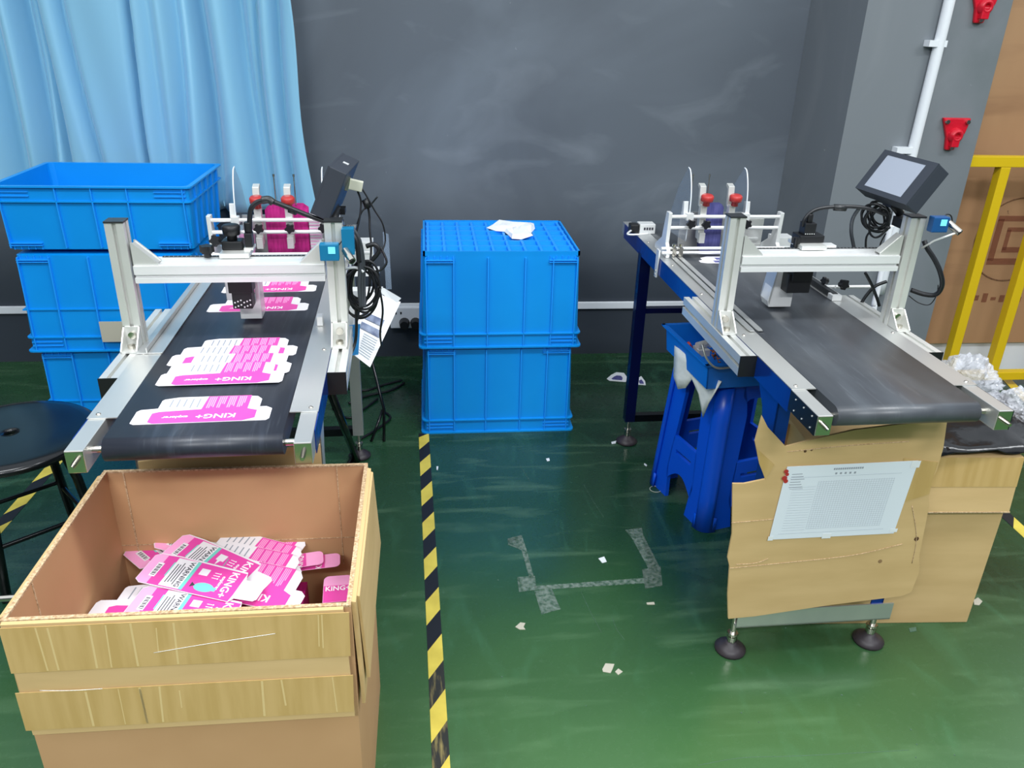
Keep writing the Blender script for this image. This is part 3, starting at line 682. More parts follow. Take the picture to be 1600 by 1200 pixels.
# magazine cards in the feeders
for side, mt, n, u0, u1, lab in (('L', 'pinkd', 12, -.035, .098, 'upright pink carton blank in the stack held by the left feeder'), ('R', 'violet', 7, -.062, .012, 'upright violet carton blank in the stack held by the right feeder')):
    x, y, a = MACH[side]; first = None
    for k in range(n):
        loc = (Matrix.Translation((x, y, ZR)) @ Matrix.Rotation(a, 4, 'Z')) @ Vector(((u0+u1)/2+.002*random.uniform(-1, 1), 1.262+k*.0045, .008))
        if first is None:
            w2 = (u1-u0)/2; m = MB()
            m.prism([(-w2, 0, 0), (w2, 0, 0), (w2, .012, .15), (w2*.75, .012, .162), (-w2*.75, .012, .162), (-w2, .012, .15)], (0, .0012, 0))
            if side == 'L': pass
            else: m.T = Matrix.Scale(1.05, 4)
            o = m.build('carton_blank', [mt], None, origin=(0, 0, 0)); first = o
        else:
            o = first.copy(); col.objects.link(o)
        o.location = loc*S; o.rotation_euler = (0, 0, a); tag(o, lab, 'carton blank', 'blanks in the %s feeder' % ('left' if side == 'L' else 'right'))
# pale card pack at the right of the left stack
x, y, a = MACH['L']; t = thing('barcode_pack', 'upright pale carton pack with striped edge beside pink stack, left feeder', 'carton blank', (Matrix.Translation((x, y, ZR)) @ Matrix.Rotation(a, 4, 'Z')) @ Vector((.118, 1.262, .008)), a)
m = B(-.017, .017, 0, .05, 0, .135); m.build('pack', 'paperb', t)
m = MB()
for k in range(12): m.box(-.0175, .0175, -.001, .05, .008+k*.0105, .011+k*.0105)
m.build('edge_lines', 'pinkl', t)['kind'] = 'stuff'
t = thing('carton_blank', 'curled pink carton blank lying left of the left feeder stack', 'carton blank', (Matrix.Translation((x, y, ZR)) @ Matrix.Rotation(a, 4, 'Z')) @ Vector((-.11, 1.24, .004)), a)
m = MB(); m.sheet([[(-.05, 0, 0), (.03, 0, 0)], [(-.045, .02, .03), (.035, .02, .03)], [(-.03, .03, .06), (.035, .03, .07)], [(-.0, .03, .085), (.03, .03, .1)]], .001); m.build('panel', 'pinkl', t)

# ================================================================== carton blanks
def blank_text():    # printed back side: two panels, KING+ upside down as seen from the front of the belt
    t = MB()
    out = [(-.122, .0), (.128, .0), (.134, .008), (.134, .052), (.122, .062), (.108, .062), (.108, .098), (.098, .112), (.06, .118), (-.06, .118), (-.088, .11), (-.092, .104), (-.092, .068), (-.124, .064), (-.13, .056), (-.13, .006)]
    t.prism([(p[0], p[1], 0) for p in out], (0, 0, .0008)); return t
def p_rect(m, x0, x1, y0, y1, z=.0009): m.prism([(x0, y0, z), (x1, y0, z), (x1, y1, z), (x0, y1, z)], (0, 0, .0002))
def make_text_blank():
    t = thing('carton_blank', 'x', 'carton blank', (0, 0, 0), 0, 'pink and white carton blanks')
    blank_text().build('board', 'paperb', t)
    m = MB(); m.prism([(-.088, .001, .0009), (.082, .001, .0009), (.105, .012, .0009), (.105, .046, .0009), (.085, .055, .0009), (.085, .117, .0009), (-.002, .117, .0009), (-.006, .058, .0009), (-.085, .052, .0009), (-.098, .046, .0009), (-.098, .008, .0009)], (0, 0, .0002)); m.build('pink_panel', 'pink', t)
    m = MB(); text(m, 'KING+', .026, TR(.028, .026, .0013, PI)); text(m, 'explorer', .014, TR(-.05, .026, .0013, PI)); m.build('lettering', 'whitep', t)
    m = MB(); r = random.Random(4)
    for k in range(20):
        x = .002+k*.004
        if k % 5 == 4: continue
        p_rect(m, x, x+.0022, .062+.02*r.random()*(k % 5 > 1), .114, .0012)
    m.build('small_print', 'pinkl', t)['kind'] = 'stuff'
    m = MB()
    for k in range(5):
        x = -.072+k*.0135; p_rect(m, x, x+.0028, .064+.01*r.random(), .108, .001)
    m.build('notice_lines', 'inkl', t)['kind'] = 'stuff'
    return t
def make_front_blank():
    t = thing('carton_blank', 'x', 'carton blank', (0, 0, 0), 0, 'pink and white carton blanks')
    m = MB(); m.prism([(0, .008, 0), (.012, 0, 0), (.215, 0, 0), (.222, .012, 0), (.262, .015, 0), (.268, .022, 0), (.268, .055, 0), (.26, .062, 0), (.222, .064, 0), (.215, .085, 0), (.055, .09, 0), (.012, .088, 0), (0, .078, 0)], (0, 0, .0008)); m.build('board', 'paperb', t)
    m = MB(); m.prism([(.028, .002, .0009), (.214, .001, .0009), (.216, .02, .0009), (.216, .08, .0009), (.055, .087, .0009), (.028, .085, .0009)], (0, 0, .0002)); m.build('pink_panel', 'pink', t)
    m = MB(); m.prism([(.001, .009, .0009), (.012, .001, .0009), (.029, .001, .0009), (.029, .086, .0009), (.012, .086, .0009), (.001, .077, .0009)], (0, 0, .00021)); m.build('tab_tint', 'pinkl', t)
    m = MB(); p_rect(m, .02, .034, .022, .062, .0012); p_rect(m, .055, .10, .004, .084, .0012); p_rect(m, .118, .138, .052, .07, .0012); m.build('white_panels', 'paperb', t)
    m = MB(); p_rect(m, .10, .108, .004, .084, .0012); p_rect(m, .052, .055, .03, .07, .0012)
    m.prism([(.148+.022*math.cos(2*PI*i/18), .022+.012*math.sin(2*PI*i/18), .0012) for i in range(18)], (0, 0, .0003)); p_rect(m, .168, .175, .017, .027, .0012); m.build('mint_print', 'mint', t)
    m = MB(); text(m, 'WARNING', .0150, TR(.091, .044, .0015, -PI/2))
    r = random.Random(3)
    for k in range(4): p_rect(m, .062+k*.006, .0640+k*.006, .012+.01*r.random(), .074-.012*r.random(), .0014)
    for k in range(8): p_rect(m, .0225, .0315, .026+k*.004, .0275+k*.004+.001*(k % 2), .0014)
    m.prism([(.118, .016, .0014), (.118, .03, .0014), (.128, .023, .0014)], (0, 0, .0002)); m.build('dark_print', 'ink', t)['kind'] = 'stuff'
    m = MB(); text(m, 'KING+', .024, TR(.192, .042, .0013, -PI/2)); text(m, 'explorer', .011, TR(.175, .042, .0013, -PI/2))
    for k in range(3): p_rect(m, .150, .162, .05+k*.007, .0515+k*.007, .0012); m.lathe((.163, .051+k*.007, .0012), (0, 0, 1), [(0, .002), (.0002, .002)], 8)
    m.build('lettering', 'whitep', t)
    return t
pt = make_text_blank(); pf = make_front_blank(); used = {'t': False, 'f': False}
def place(kind, loc, rz, label, tilt=(0, 0), group='pink and white carton blanks'):
    proto = pt if kind == 't' else pf
    if not used[kind]: used[kind] = True; o = proto; o.location = Vector(loc)*S; o.rotation_euler = (0, 0, rz); o['label'] = label
    else: o = copytree(proto, loc, rz, label)
    o['group'] = group
    o.rotation_euler = (tilt[0], tilt[1], rz); return o
x, y, a = MACH['L']; TL = Matrix.Translation((x, y, ZR)) @ Matrix.Rotation(a, 4, 'Z')
for (u, v, dz, rz, lab) in ((-.004, .092, .0, .012, 'pink and white carton blank lying alone nearest the belt front end'),
    (.0, .262, .0045, .01, 'nearest of four overlapping pink carton blanks on left belt, KING+ upside down'), (.008, .318, .003, -.005, 'second nearest of the four overlapping pink carton blanks on left belt'),
    (-.006, .374, .0015, -.012, 'third nearest of the four overlapping pink carton blanks on left belt'), (.01, .425, .0, .012, 'farthest of four overlapping pink carton blanks on left belt'),
    (.005, .742, .0, .01, 'pink carton blank on left belt just behind the print head'), (.012, .905, .0, .02, 'pink carton blank on left belt seen under the crossbeam, beyond the print head')):
    p = TL @ Vector((u, v, .0032+dz)); place('t', p, a+rz, lab, group='blanks lying on the left belt')
# violet blanks on right belt
x, y, a2 = MACH['R']; TRm = Matrix.Translation((x, y, ZR)) @ Matrix.Rotation(a2, 4, 'Z')
for (u, v, k) in ((-.1, 1.12, 0), (-.085, 1.15, 1)):
    p = TRm @ Vector((u, v, .0035+.001*k)); m = MB(); m.prism([(0, .01, 0), (.02, 0, 0), (.14, 0, 0), (.15, .01, 0), (.15, .05, 0), (.03, .05, 0), (0, .03, 0)], (0, 0, .001)); m.mat = 1
    m.prism([(.05, .006, .001), (.1, .006, .001), (.1, .03, .001), (.05, .03, .001)], (0, 0, .0003))
    o = m.build('carton_blank', ['paperb', 'violet'], None, origin=(0, 0, 0)); o.location = p*S; o.rotation_euler = (0, 0, a2)
    tag(o, ('nearer' if k == 0 else 'farther')+' white and violet carton blank on right belt below the feeder', 'carton blank')

# ================================================================== display boxes on the posts
def display(side, loc, eul, label):
    R = Matrix.Rotation(eul[2], 4, 'Z') @ Matrix.Rotation(eul[1], 4, 'Y') @ Matrix.Rotation(eul[0], 4, 'X')
    e = R.to_euler(); t = thing('control_display', label, 'control panel', loc, rot=e, group='post mounted displays')
    w_, d, h = .206, .046, .121
    B(-w_/2, w_/2, -d/2+.004, d/2, -h/2, h/2).build('enclosure', 'panel', t, bevel=.002)
    m = MB()
    for q in ((-w_/2, w_/2, h/2-.012, h/2), (-w_/2, w_/2, -h/2, -h/2+.014), (-w_/2, -w_/2+.024, -h/2+.014, h/2-.012), (w_/2-.034, w_/2, -h/2+.014, h/2-.012)): m.box(q[0], q[1], -d/2, -d/2+.005, q[2], q[3])
    m.build('bezel', 'panel', t)
    B(-w_/2+.024, w_/2-.034, -d/2+.001, -d/2+.005, -h/2+.014, h/2-.012).build('screen', 'screen', t)
    if side == 'L':
        m = MB(); m.box(-.012, .004, -.004, .01, h/2, h/2+.0008); m.build('top_mark', 'aluw', t)
        m = MB(); m.mat = 1; m.box(-.012, .001, -.001, .007, h/2+.0008, h/2+.001)
    return t
display('R', (1.23, 2.014, 1.233), (-.593, .013, -1.425), 'charcoal touch display with grey screen facing left, on the right conveyor post')
display('L', (-.22, 2.023, 1.208), (-.422, -.013, -1.639), 'charcoal display seen edge-on with a pale plug, on the left conveyor post')
def mp(side, u, v, z):
    x, y, a = MACH[side]; return (Matrix.Translation((x, y, ZR)) @ Matrix.Rotation(a, 4, 'Z')) @ Vector((u, v, z))
def mw_(side, px, py, v): 
    q = mr(px, py, side, 'v', v); return mp(side, *q)
# mounting arms
for side, lab in (('L', 'left'), ('R', 'right')):
    m = MB(); x, y, a = MACH[side]; m.T = Matrix.Translation((x, y, ZR)) @ Matrix.Rotation(a, 4, 'Z')
    m.box(.222, .262, .556, .60, .26, .285); ud, vd, zd = ((.243, .652, .355) if side == 'L' else (.205, .58, .38)); m.tube([(.24, .59, .27), (.24, .60, .29), (ud, vd+.01, zd-.06)], .011, 8); m.box(ud-.015, ud+.02, vd-.01, vd+.03, zd-.068, zd-.055)
    tag(m.build('display_bracket', 'black'), 'black swivel bracket between the %s display and its post' % lab, 'bracket')

# ---- cables and sensors
def cable(pts, r, name, mt, label, cat='cable', sub=6, **k):
    m = MB(); m.tube(pts, r, 7, sub=sub); return tag(m.build(name, mt, **k), label, cat)
L_ = lambda px, py, v: mw_('L', px, py, v)
R_v = lambda px, py, v: mw_('R', px, py, v)
c = thing('print_head_cable', 'thick black cable arching from left print head to the left post', 'cable', L_(392, 372, .62))
m = MB(); m.tube([L_(391, 372, .62), L_(390, 345, .62), L_(393, 325, .62), L_(405, 315, .62), L_(425, 315, .61), L_(450, 324, .6), L_(480, 336, .58), L_(510, 347, .57), L_(540, 357, .57), L_(556, 375, .56), L_(561, 410, .555)], .0062, 8); m.build('sheath', 'cable', c, world=True)
m = MB(); m.tube([L_(410, 313, .612), L_(420, 312, .61), L_(427, 317, .608)], .0095, 8); m.build('ferrite', 'blackcap', c, world=True)
m = MB(); m.tube([L_(452, 327, .6), L_(463, 331, .595)], .009, 8); m.build('cable_tie', 'black', c, world=True)
c = thing('print_head_cable', 'thick black cable arching from right print head towards the right display', 'cable', R_v(1256, 352, .62))
m = MB(); m.tube([R_v(1254, 354, .62), R_v(1257, 343, .62), R_v(1268, 331, .62), R_v(1285, 325, .62), R_v(1310, 323, .61), R_v(1335, 323, .6), R_v(1362, 327, .59), R_v(1385, 336, .58)], .0052, 8); m.build('sheath', 'cable', c, world=True)
m = MB(); m.tube([R_v(1303, 324, .612), R_v(1322, 325, .607)], .009, 8); m.build('ferrite', 'blackcap', c, world=True)
m = MB(); m.tube([R_v(1345, 322, .6), R_v(1333, 340, .61), R_v(1330, 360, .62), R_v(1333, 380, .64), R_v(1336, 392, .66)], .005, 7); m.build('drop_lead', 'cableg', c, world=True)
# coiled bundle left
c = thing('cable_bundle', 'hanging tangle of black cables behind the left conveyor post', 'cable bundle', L_(570, 450, .6), group='cable bundles on the posts')
rr = random.Random(11)
m = MB()
for k in range(9):
    cx, cy = 569+rr.uniform(-9, 9), 452+rr.uniform(-12, 6); rx, ry = rr.uniform(15, 27), rr.uniform(26, 42); tl = rr.uniform(-.25, .25); v = .585+.008*k
    pts = []
    for i in range(15):
        a = 2*PI*i/14; dx, dy = rx*math.cos(a), ry*math.sin(a); pts.append(L_(cx+dx*math.cos(tl)-dy*math.sin(tl), cy+dx*math.sin(tl)+dy*math.cos(tl), v))
    m.tube(pts, .0033, 6, sub=3)
m.build('coil', 'cable', c, world=True)
m = MB()
for k in range(3):
    pts = [L_(540+4*k, 352, .575), L_(556+3*k, 372+2*k, .575), L_(562+3*k, 410, .57+.008*k), L_(561+4*k, 450, .57+.008*k), L_(564+3*k, 480, .575)]
    m.tube(pts, .0048, 6)
m.build('trunk_leads', 'cableg', c, world=True)
m = MB(); m.tube([L_(572, 385, .6), L_(585, 382, .6), L_(592, 392, .6), L_(580, 408, .6), L_(570, 420, .6)], .006, 6); m.tube([L_(594, 385, .61), L_(604, 410, .6), L_(590, 424, .6), L_(575, 418, .6)], .003, 6); m.build('folded_leads', 'cable', c, world=True)
m = MB(); m.tube([L_(540, 420, .58), L_(556, 418, .575), L_(568, 425, .575)], .0035, 6); m.build('white_tie', 'white', c, world=True)
c = cable([L_(580, 425, .62), L_(592, 450, .63), L_(598, 485, .64), L_(594, 520, .65), L_(596, 540, .68)], .003, 'hanging_cable', 'cable', 'thin black cord dropping over the hanging document sheets')
c = cable([L_(556, 478, .6), L_(557, 510, .6), L_(555, 535, .6), L_(549, 552, .58)], .004, 'hanging_cable', 'cable', 'black cord hanging down the blue film beside left conveyor post')
# display plugs & leads
p0, p1 = L_(538, 285, .66), L_(563, 291, .66)
t = thing('serial_plug', 'pale beige connector plugged into side of the left display', 'connector', p0)
d = (p1-p0).normalized(); up = Vector((0, 0, 1)); sd = d.cross(up)
def obox(m, c, dx, dy, dz, L, W, H): 
    m.T = Matrix(((dx.x, dy.x, dz.x, c.x), (dx.y, dy.y, dz.y, c.y), (dx.z, dy.z, dz.z, c.z), (0, 0, 0, 1))); m.box(-L/2, L/2, -W/2, W/2, -H/2, H/2); m.T = Matrix.Identity(4); return m
upn = sd.cross(d)
obox(MB(), p0+d*.006, d, sd, upn, .014, .02, .036).build('shell', 'steelcap', t, world=True, bevel=.001)
obox(MB(), p0+d*.028, d, sd, upn, .034, .016, .026).build('hood', 'beige', t, world=True, bevel=.002)
m = MB(); m.tube([p1, L_(572, 305, .66), L_(585, 328, .66), L_(598, 350, .66), L_(602, 375, .66), L_(597, 392, .65), L_(588, 398, .64)], .0022, 6); m.tube([L_(559, 299, .66), L_(564, 315, .66), L_(562, 340, .65), L_(554, 375, .64)], .0026, 6)
m.tube([L_(572, 310, .66), L_(577, 335, .66), L_(578, 360, .65), L_(580, 385, .64), L_(578, 420, .62)], .003, 6); m.tube([L_(590, 307, .66), L_(578, 321, .66), L_(566, 330, .655), L_(558, 350, .65)], .0022, 6); m.build('leads', 'cable', t, world=True)
m = MB(); m.tube([L_(570, 312, .66), L_(575, 325, .66)], .009, 7); m.build('junction', 'black', t, world=True)
# right bundle
c = thing('cable_bundle', 'black cables coiled under the right display behind its post', 'cable bundle', R_v(1378, 345, .66), group='cable bundles on the posts')
m = MB()
for k in range(7):
    cx, cy = 1374+rr.uniform(-8, 10), 343+rr.uniform(-9, 8); rx, ry = rr.uniform(9, 22), rr.uniform(12, 24); tl = rr.uniform(-.5, .5); v = .64+.008*k
    m.tube([R_v(cx+rx*math.cos(2*PI*i/12)*math.cos(tl)-ry*math.sin(2*PI*i/12)*math.sin(tl), cy+rx*math.cos(2*PI*i/12)*math.sin(tl)+ry*math.sin(2*PI*i/12)*math.cos(tl), v) for i in range(13)], .003, 6, sub=3)
m.tube([R_v(1363, 325, .63), R_v(1352, 340, .64), R_v(1355, 355, .64), R_v(1372, 362, .65), R_v(1390, 355, .66)], .0045, 6)
m.tube([R_v(1366, 355, .66), R_v(1354, 370, .67), R_v(1353, 392, .68)], .003, 6); m.tube([R_v(1384, 365, .66), R_v(1376, 380, .67), R_v(1374, 394, .68)], .002, 6)
m.build('coil', 'cable', c, world=True)
c = cable([R_v(1444, 376, .55), R_v(1449, 388, .54), R_v(1460, 405, .53), R_v(1469, 425, .52), R_v(1472, 445, .52), R_v(1463, 460, .53), R_v(1445, 460, .55), R_v(1423, 453, .57)], .0065, 'hose_loop', 'cable', 'thick black hose looping out right of the right conveyor post')
c = cable([R_v(1420, 462, .57), R_v(1435, 473, .56), R_v(1452, 476, .55), R_v(1463, 462, .54), R_v(1466, 445, .54)], .0014, 'thin_wire', 'cable', 'thin wire hanging below the thick hose at right post')
c = cable([R_v(1352, 426, .70), R_v(1362, 445, .7), R_v(1370, 465, .7), R_v(1374, 478, .7)], .0045, 'hanging_cable', 'cable', 'black cord crossing behind right post under the crossbeam, falling right')
c = cable([R_v(1385, 440, .72), R_v(1368, 447, .72), R_v(1355, 460, .72), R_v(1345, 475, .72)], .005, 'hanging_cable', 'cable', 'black cord crossing behind right post under the crossbeam, falling left')
# white conduit at foot of the column side
m = MB(); m.tube([R_v(1393, 352, .95), R_v(1388, 370, .95), R_v(1378, 420, .95), R_v(1372, 450, .95), R_v(1366, 474, .95), R_v(1362, 500, .95), Vector((R_v(1362, 500, .95).x, R_v(1362, 500, .95).y, .3)), Vector((R_v(1362, 500, .95).x, R_v(1362, 500, .95).y, 0))], .009, 8); tag(m.build('white_hose', 'white'), 'white hose standing behind the right conveyor post', 'hose')

def sensor(side, px, py, lab, mt):
    p = mw_(side, px, py, .49); x, y, a = MACH[side]; t = thing('sensor', lab, 'sensor', p, a, 'photoelectric sensors on the posts')
    m = B(-.022, .022, -.012, .012, -.02, .02); m.build('housing', mt, t, bevel=.003)
    B(-.002, .014, -.013, -.0115, -.002, .014).build('indicator', 'cyan', t)
    m = MB(); m.cyl((.035, .01, -.0), (.052, -.02, -.018), .009, n=12); m.build('barrel', 'steelcap', t); m = MB(); m.cyl((.0515, -.0195, -.0175), (.0525, -.021, -.0186), .0065, n=12); m.build('lens', 'black', t)
    m = MB(); m.tube([(.015, .012, .005), (.03, .02, .02), (.045, .02, .015), (.05, .012, -.01)], .0018, 6); m.build('lead', 'cable', t)
    return t
sensor('L', 515, 393, 'teal-blue sensor block with silver barrel clamped on top of left post', 'teal')
t = sensor('R', 1466, 350, 'dark blue sensor block with silver barrel, right of the right post', 'bluebox')
m = B(0, .03, -.004, .012, -.02, .03); x, y, a = MACH['L']; m.T = Matrix.Identity(4)
m = MB(); m.T = Matrix.Translation((x, y, ZR)) @ Matrix.Rotation(a, 4, 'Z'); m.box(.262, .29, .50, .53, .225, .285); tag(m.build('sensor_holder', 'teal'), 'teal holder block behind the sensor on the left post', 'holder')
m = MB(); m.tube([R_v(1440, 388, .53), R_v(1460, 376, .51), R_v(1499, 362, .47)], .003, 6, smooth_pts=False); tag(m.build('sensor_rod', 'aluw'), 'thin bright rod carrying the sensor right of the right post', 'rod')

# ================================================================== hanging documents, blue film strip (left machine)
th = .65
A, B2, C2, D2 = L_(570, 452, .82), L_(626, 472, .80), L_(578, 574, .64), L_(549, 552, .64)
t = thing('document_sheet', 'printed white document sheet hanging beside the left conveyor', 'document', (A+C2)/2)
def lerpq(u, v): return (A*(1-u)+B2*u)*(1-v)+(D2*(1-u)+C2*u)*v
nr = (B2-A).cross(D2-A).normalized(); nr = nr if nr.dot(CAM-A) > 0 else -nr
m = MB(); m.sheet([[lerpq(u_/8, v_/8) for u_ in range(9)] for v_ in range(9)], .001)
for i in range(len(m.sm)): m.sm[i] = False
m.build('page', 'paper', t, world=True)
def onq(u0, u1, v0, v1, nm, mt):
    m = MB(); q = [lerpq(u0, v0), lerpq(u1, v0), lerpq(u1, v1), lerpq(u0, v1)]; m.prism([p+nr*.003 for p in q], nr*.0008); m.build(nm, mt, t, world=True)
onq(.08, .80, .34, .44, 'photo_block', 'photo'); onq(.12, .86, .50, .60, 'photo_block', 'photo')
m = MB()
for k in range(9):
    q = [lerpq(.3, .64+k*.035), lerpq(.85, .64+k*.035), lerpq(.85, .65+k*.035), lerpq(.3, .65+k*.035)]; m.prism([p+nr*.003 for p in q], nr*.0008)
m.build('text_lines', 'inkm', t, world=True)['kind'] = 'stuff'
m = MB(); q = [L_(590, 453, .82), L_(600, 450, .82), L_(627, 466, .8), L_(618, 476, .8)]; m.quad(*q, th=.004); tag(m.build('clip_strip', 'white'), 'white plastic clip holding the hanging document sheet', 'clip')
m = MB(); m.quad(L_(546, 508, .63), L_(563, 506, .63), L_(560, 554, .63), L_(543, 556, .63), th=.001); tag(m.build('film_strip', 'lblue'), 'light blue film strip hanging left of the document sheet', 'film')
# curved clear guard at far right of left feeder
m = MB(); m.quad(L_(598, 362, 1.0), L_(607, 366, 1.0), L_(612, 452, .95), L_(603, 452, .95), th=.002); m.T = Matrix.Identity(4)
tag(m.build('clear_guard', 'acrylic'), 'narrow clear plastic guard strip right of the left conveyor cables', 'guard')
m = MB(); x, y, a = MACH['L']; m.T = Matrix.Translation((x, y, ZR)) @ Matrix.Rotation(a, 4, 'Z'); m.box(.24, .34, .86, .90, .0, .018); m.box(.25, .345, .88, .92, -.04, -.02); m.box(.25, .33, .93, .98, .04, .055); tag(m.build('feeder_arm', 'aluw'), 'grey aluminium bars behind the cables of the left conveyor', 'bars')
# black tubular trestle under the left conveyor
t = thing('black_trestle', 'black tubular leg frame standing under the right side of left conveyor', 'trestle', (-.28, 2.6, 0))
m = MB(); m.tube([gz(558, 720), gy(514, 606, 2.2)], .014, 8, smooth_pts=False); m.build('leg', 'blackgl', t, world=True)
m = MB(); m.tube([gz(558, 700), gz(540, 748)+Vector((0, 0, .03)), gz(515, 770)], .011, 8, smooth_pts=False); m.build('foot_bar', 'blackgl', t, world=True)
m = MB(); m.tube([gz(600, 690), gy(600, 640, 3.0), gy(580, 560, 3.0)], .006, 8, smooth_pts=False); m.tube([gz(580, 690), gy(598, 640, 3.0)], .006, 8, smooth_pts=False); m.build('strut', 'blackgl', t, world=True)
m = MB()
for (pp) in ([(540, 608), (570, 612), (600, 603), (628, 596)], [(545, 632), (575, 620), (610, 612), (632, 600)], [(560, 690), (590, 672), (610, 655), (600, 645)], [(520, 640), (545, 655), (570, 640), (590, 625)]):
    m.tube([gz(a_, b_)+Vector((0, 0, .006)) for a_, b_ in pp], .005, 6)
tag(m.build('floor_cables', 'cable'), 'black cables lying on the floor behind the left conveyor', 'cables')

# ================================================================== carton at front left
def bt(x0, x1, y0, y1, z0, z1): return B(x0, x1, y0, y1, z0, z1)
X0, X1, Y0, Y1, ZT = -.712, -.142, 1.118, 1.60, .67
t = thing('open_carton', 'large open cardboard box full of pink carton blanks, front left', 'carton', ((X0+X1)/2, (Y0+Y1)/2, 0))
T_ = .007
m = MB(); m.box(X0, X1, Y0, Y0+T_, 0, ZT-.003); m.build('front_wall', 'cardin', t, world=True)
m = MB(); m.box(X0, X1, Y1-T_, Y1, 0, ZT-.003); m.build('back_wall', 'cardin', t, world=True)
m = MB(); m.box(X0, X0+T_, Y0+T_, Y1-T_, 0, ZT-.003); m.build('side_wall', 'cardin', t, world=True)
m = MB(); m.box(X1-T_, X1, Y0+T_, Y1-T_, 0, ZT-.003); m.build('side_wall', 'cardin', t, world=True)
m = MB(); m.box(X0+T_, X1-T_, Y0+T_, Y1-T_, 0.002, .01); m.build('bottom', 'cardin', t, world=True)
m = MB(); 
for q in ((X0, X1, Y0-.0005, Y0+T_+.0005), (X0, X1, Y1-T_-.0005, Y1+.0005), (X0-.0005, X0+T_+.0005, Y0+T_+.0005, Y1-T_-.0005), (X1-T_-.0005, X1+.0005, Y0+T_+.0005, Y1-T_-.0005)): m.box(*q, ZT-.003, ZT+.0008)
m.build('rim_edge', 'carded', t, world=True)
m = MB()   # folded-down outer flaps
m.prism([(X0+.004, Y0-.002, ZT), (X0+.004, Y0-.008, ZT-.002), (X0+.012, Y0-.022, ZT-.235), (X0+.012, Y0-.015, ZT-.235)], (X1-X0-.016, 0, 0)); fl = m.build('outer_flap', 'card', t, world=True)
def fy(z): return Y0-.009-(ZT-z)*.059
for z0, z1 in ((.572, .664), (.448, .530)):
    m = MB(); m.prism([(X0+.002, fy(z1)-.002, z1), (X1-.002, fy(z1)-.002, z1), (X1-.004, fy(z0)-.002, z0), (X0+.004, fy(z0)-.002, z0)], (0, .0012, 0)); m.build('tape_strip', 'tape', fl, world=True)
    rw = random.Random(int(z0*1000)); m = MB()
    for k in range(9):
        xx = X0+.02+(X1-X0-.04)*rw.random(); ww = rw.uniform(.0012, .004); zt = z1-.002-rw.uniform(0, .02)*(k % 2); zb = z0+.002+rw.uniform(0, .03)*(k % 3 == 0); dx = rw.uniform(-.004, .004)
        m.prism([(xx, fy(zt)-.0022, zt), (xx+ww, fy(zt)-.0022, zt), (xx+ww+dx, fy(zb)-.0022, zb), (xx+dx, fy(zb)-.0022, zb)], (0, .0004, 0))
    o = m.build('tape_creases', 'tapel', fl, world=True); o['kind'] = 'stuff'

m = MB(); m.prism([(X1, Y0+.01, ZT), (X1+.008, Y0+.01, ZT-.002), (X1+.013, Y0+.012, ZT-.24), (X1+.007, Y0+.012, ZT-.24)], (0, Y1-Y0-.03, 0)); m.build('outer_flap', 'card', t, world=True)
m = MB(); m.prism([(X1+.008, Y0+.03, ZT-.004), (X1+.013, Y0+.03, ZT-.006), (X1+.022, Y0+.035, ZT-.20), (X1+.016, Y0+.035, ZT-.20)], (0, Y1-Y0-.06, 0)); m.build('outer_flap', 'card', t, world=True)
m = MB(); m.prism([(X0, Y0+.01, ZT), (X0-.007, Y0+.01, ZT-.002), (X0-.012, Y0+.012, ZT-.24), (X0-.005, Y0+.012, ZT-.24)], (0, Y1-Y0-.03, 0)); m.build('outer_flap', 'card', t, world=True)
m = MB(); m.box(X0+.04, X0+.043, Y1-.0085, Y1-T_, .3, ZT-.004); m.box(X1-.07, X1-.068, Y1-.0085, Y1-T_, .4, ZT-.004); m.box(X0+T_, X1-T_, Y1-.0082, Y1-T_, .475, .477); m.box(X1-.0085, X1-T_, Y0+.02, Y1-.02, .474, .477); m.box(X0+T_, X0+.0085, Y0+.1, Y0+.103, .3, ZT-.004); m.build('crease', 'carded', t, world=True)['kind'] = 'stuff'
# shiny wrinkles of tape
m = MB(); m.tube([gy(240, 1020, fy(.59)-.004), gy(330, 1005, fy(.59)-.004), gy(430, 990, fy(.6)-.004)], .0005, 4); m.tube([gy(62, 1079, fy(.5)-.004), gy(110, 1079, fy(.5)-.004), gy(160, 1076, fy(.5)-.004)], .0005, 4); m.build('tape_wrinkle', 'aluw', fl, world=True)

# heap support: hidden lower cards so the pile rests on something
hp = MB(); rnd = random.Random(2)
HZ = .452
m = MB(); m.box(X0+.09, X1-.15, Y0+.03, Y1-.05, .012, .385); tag(m.build('card_pile', 'pinkd'), 'bed of packed carton blanks filling the lower part of open carton', 'blanks'); bpy.data.objects['card_pile']['kind'] = 'stuff'
def pile(kind, pl, pr, z0, z1, lab, roll=0.0, flip=1):
    """kind 'f' starts at x=0 going to +x ; lay it from pixel pl (at z0) towards pr (at z1)"""
    a_, b_ = gz(*pl, z0), gz(*pr, z1); d = (b_-a_); an = math.atan2(d.y, d.x); sl = math.atan2(z1-z0, math.hypot(d.x, d.y))
    L = .268 if kind == 'f' else .264
    R3 = Matrix.Rotation(an, 4, 'Z') @ Matrix.Rotation(-sl, 4, 'Y') @ Matrix.Rotation(roll, 4, 'X')
    off = Vector((0, -.044, 0)) if kind == 'f' else Vector((.13, -.06, 0))
    o = place(kind, (0, 0, 0), 0, lab, group='carton blanks in the open carton'); e = R3.to_euler()
    o.rotation_euler = e; o.location = (a_+R3.to_3x3() @ off)*S; return o
pile('f', (262, 862), (318, 812), .475, .47, 'pink blank with rounded tab poking up behind the heap in open carton', .1)
pile('f', (205, 878), (300, 826), .455, .465, 'pink blank half under the heap, its rounded tab at the far left', .06)
pile('t', (322, 832), (520, 884), .475, .455, 'text-side pink blank at back of heap, under the others', .12)
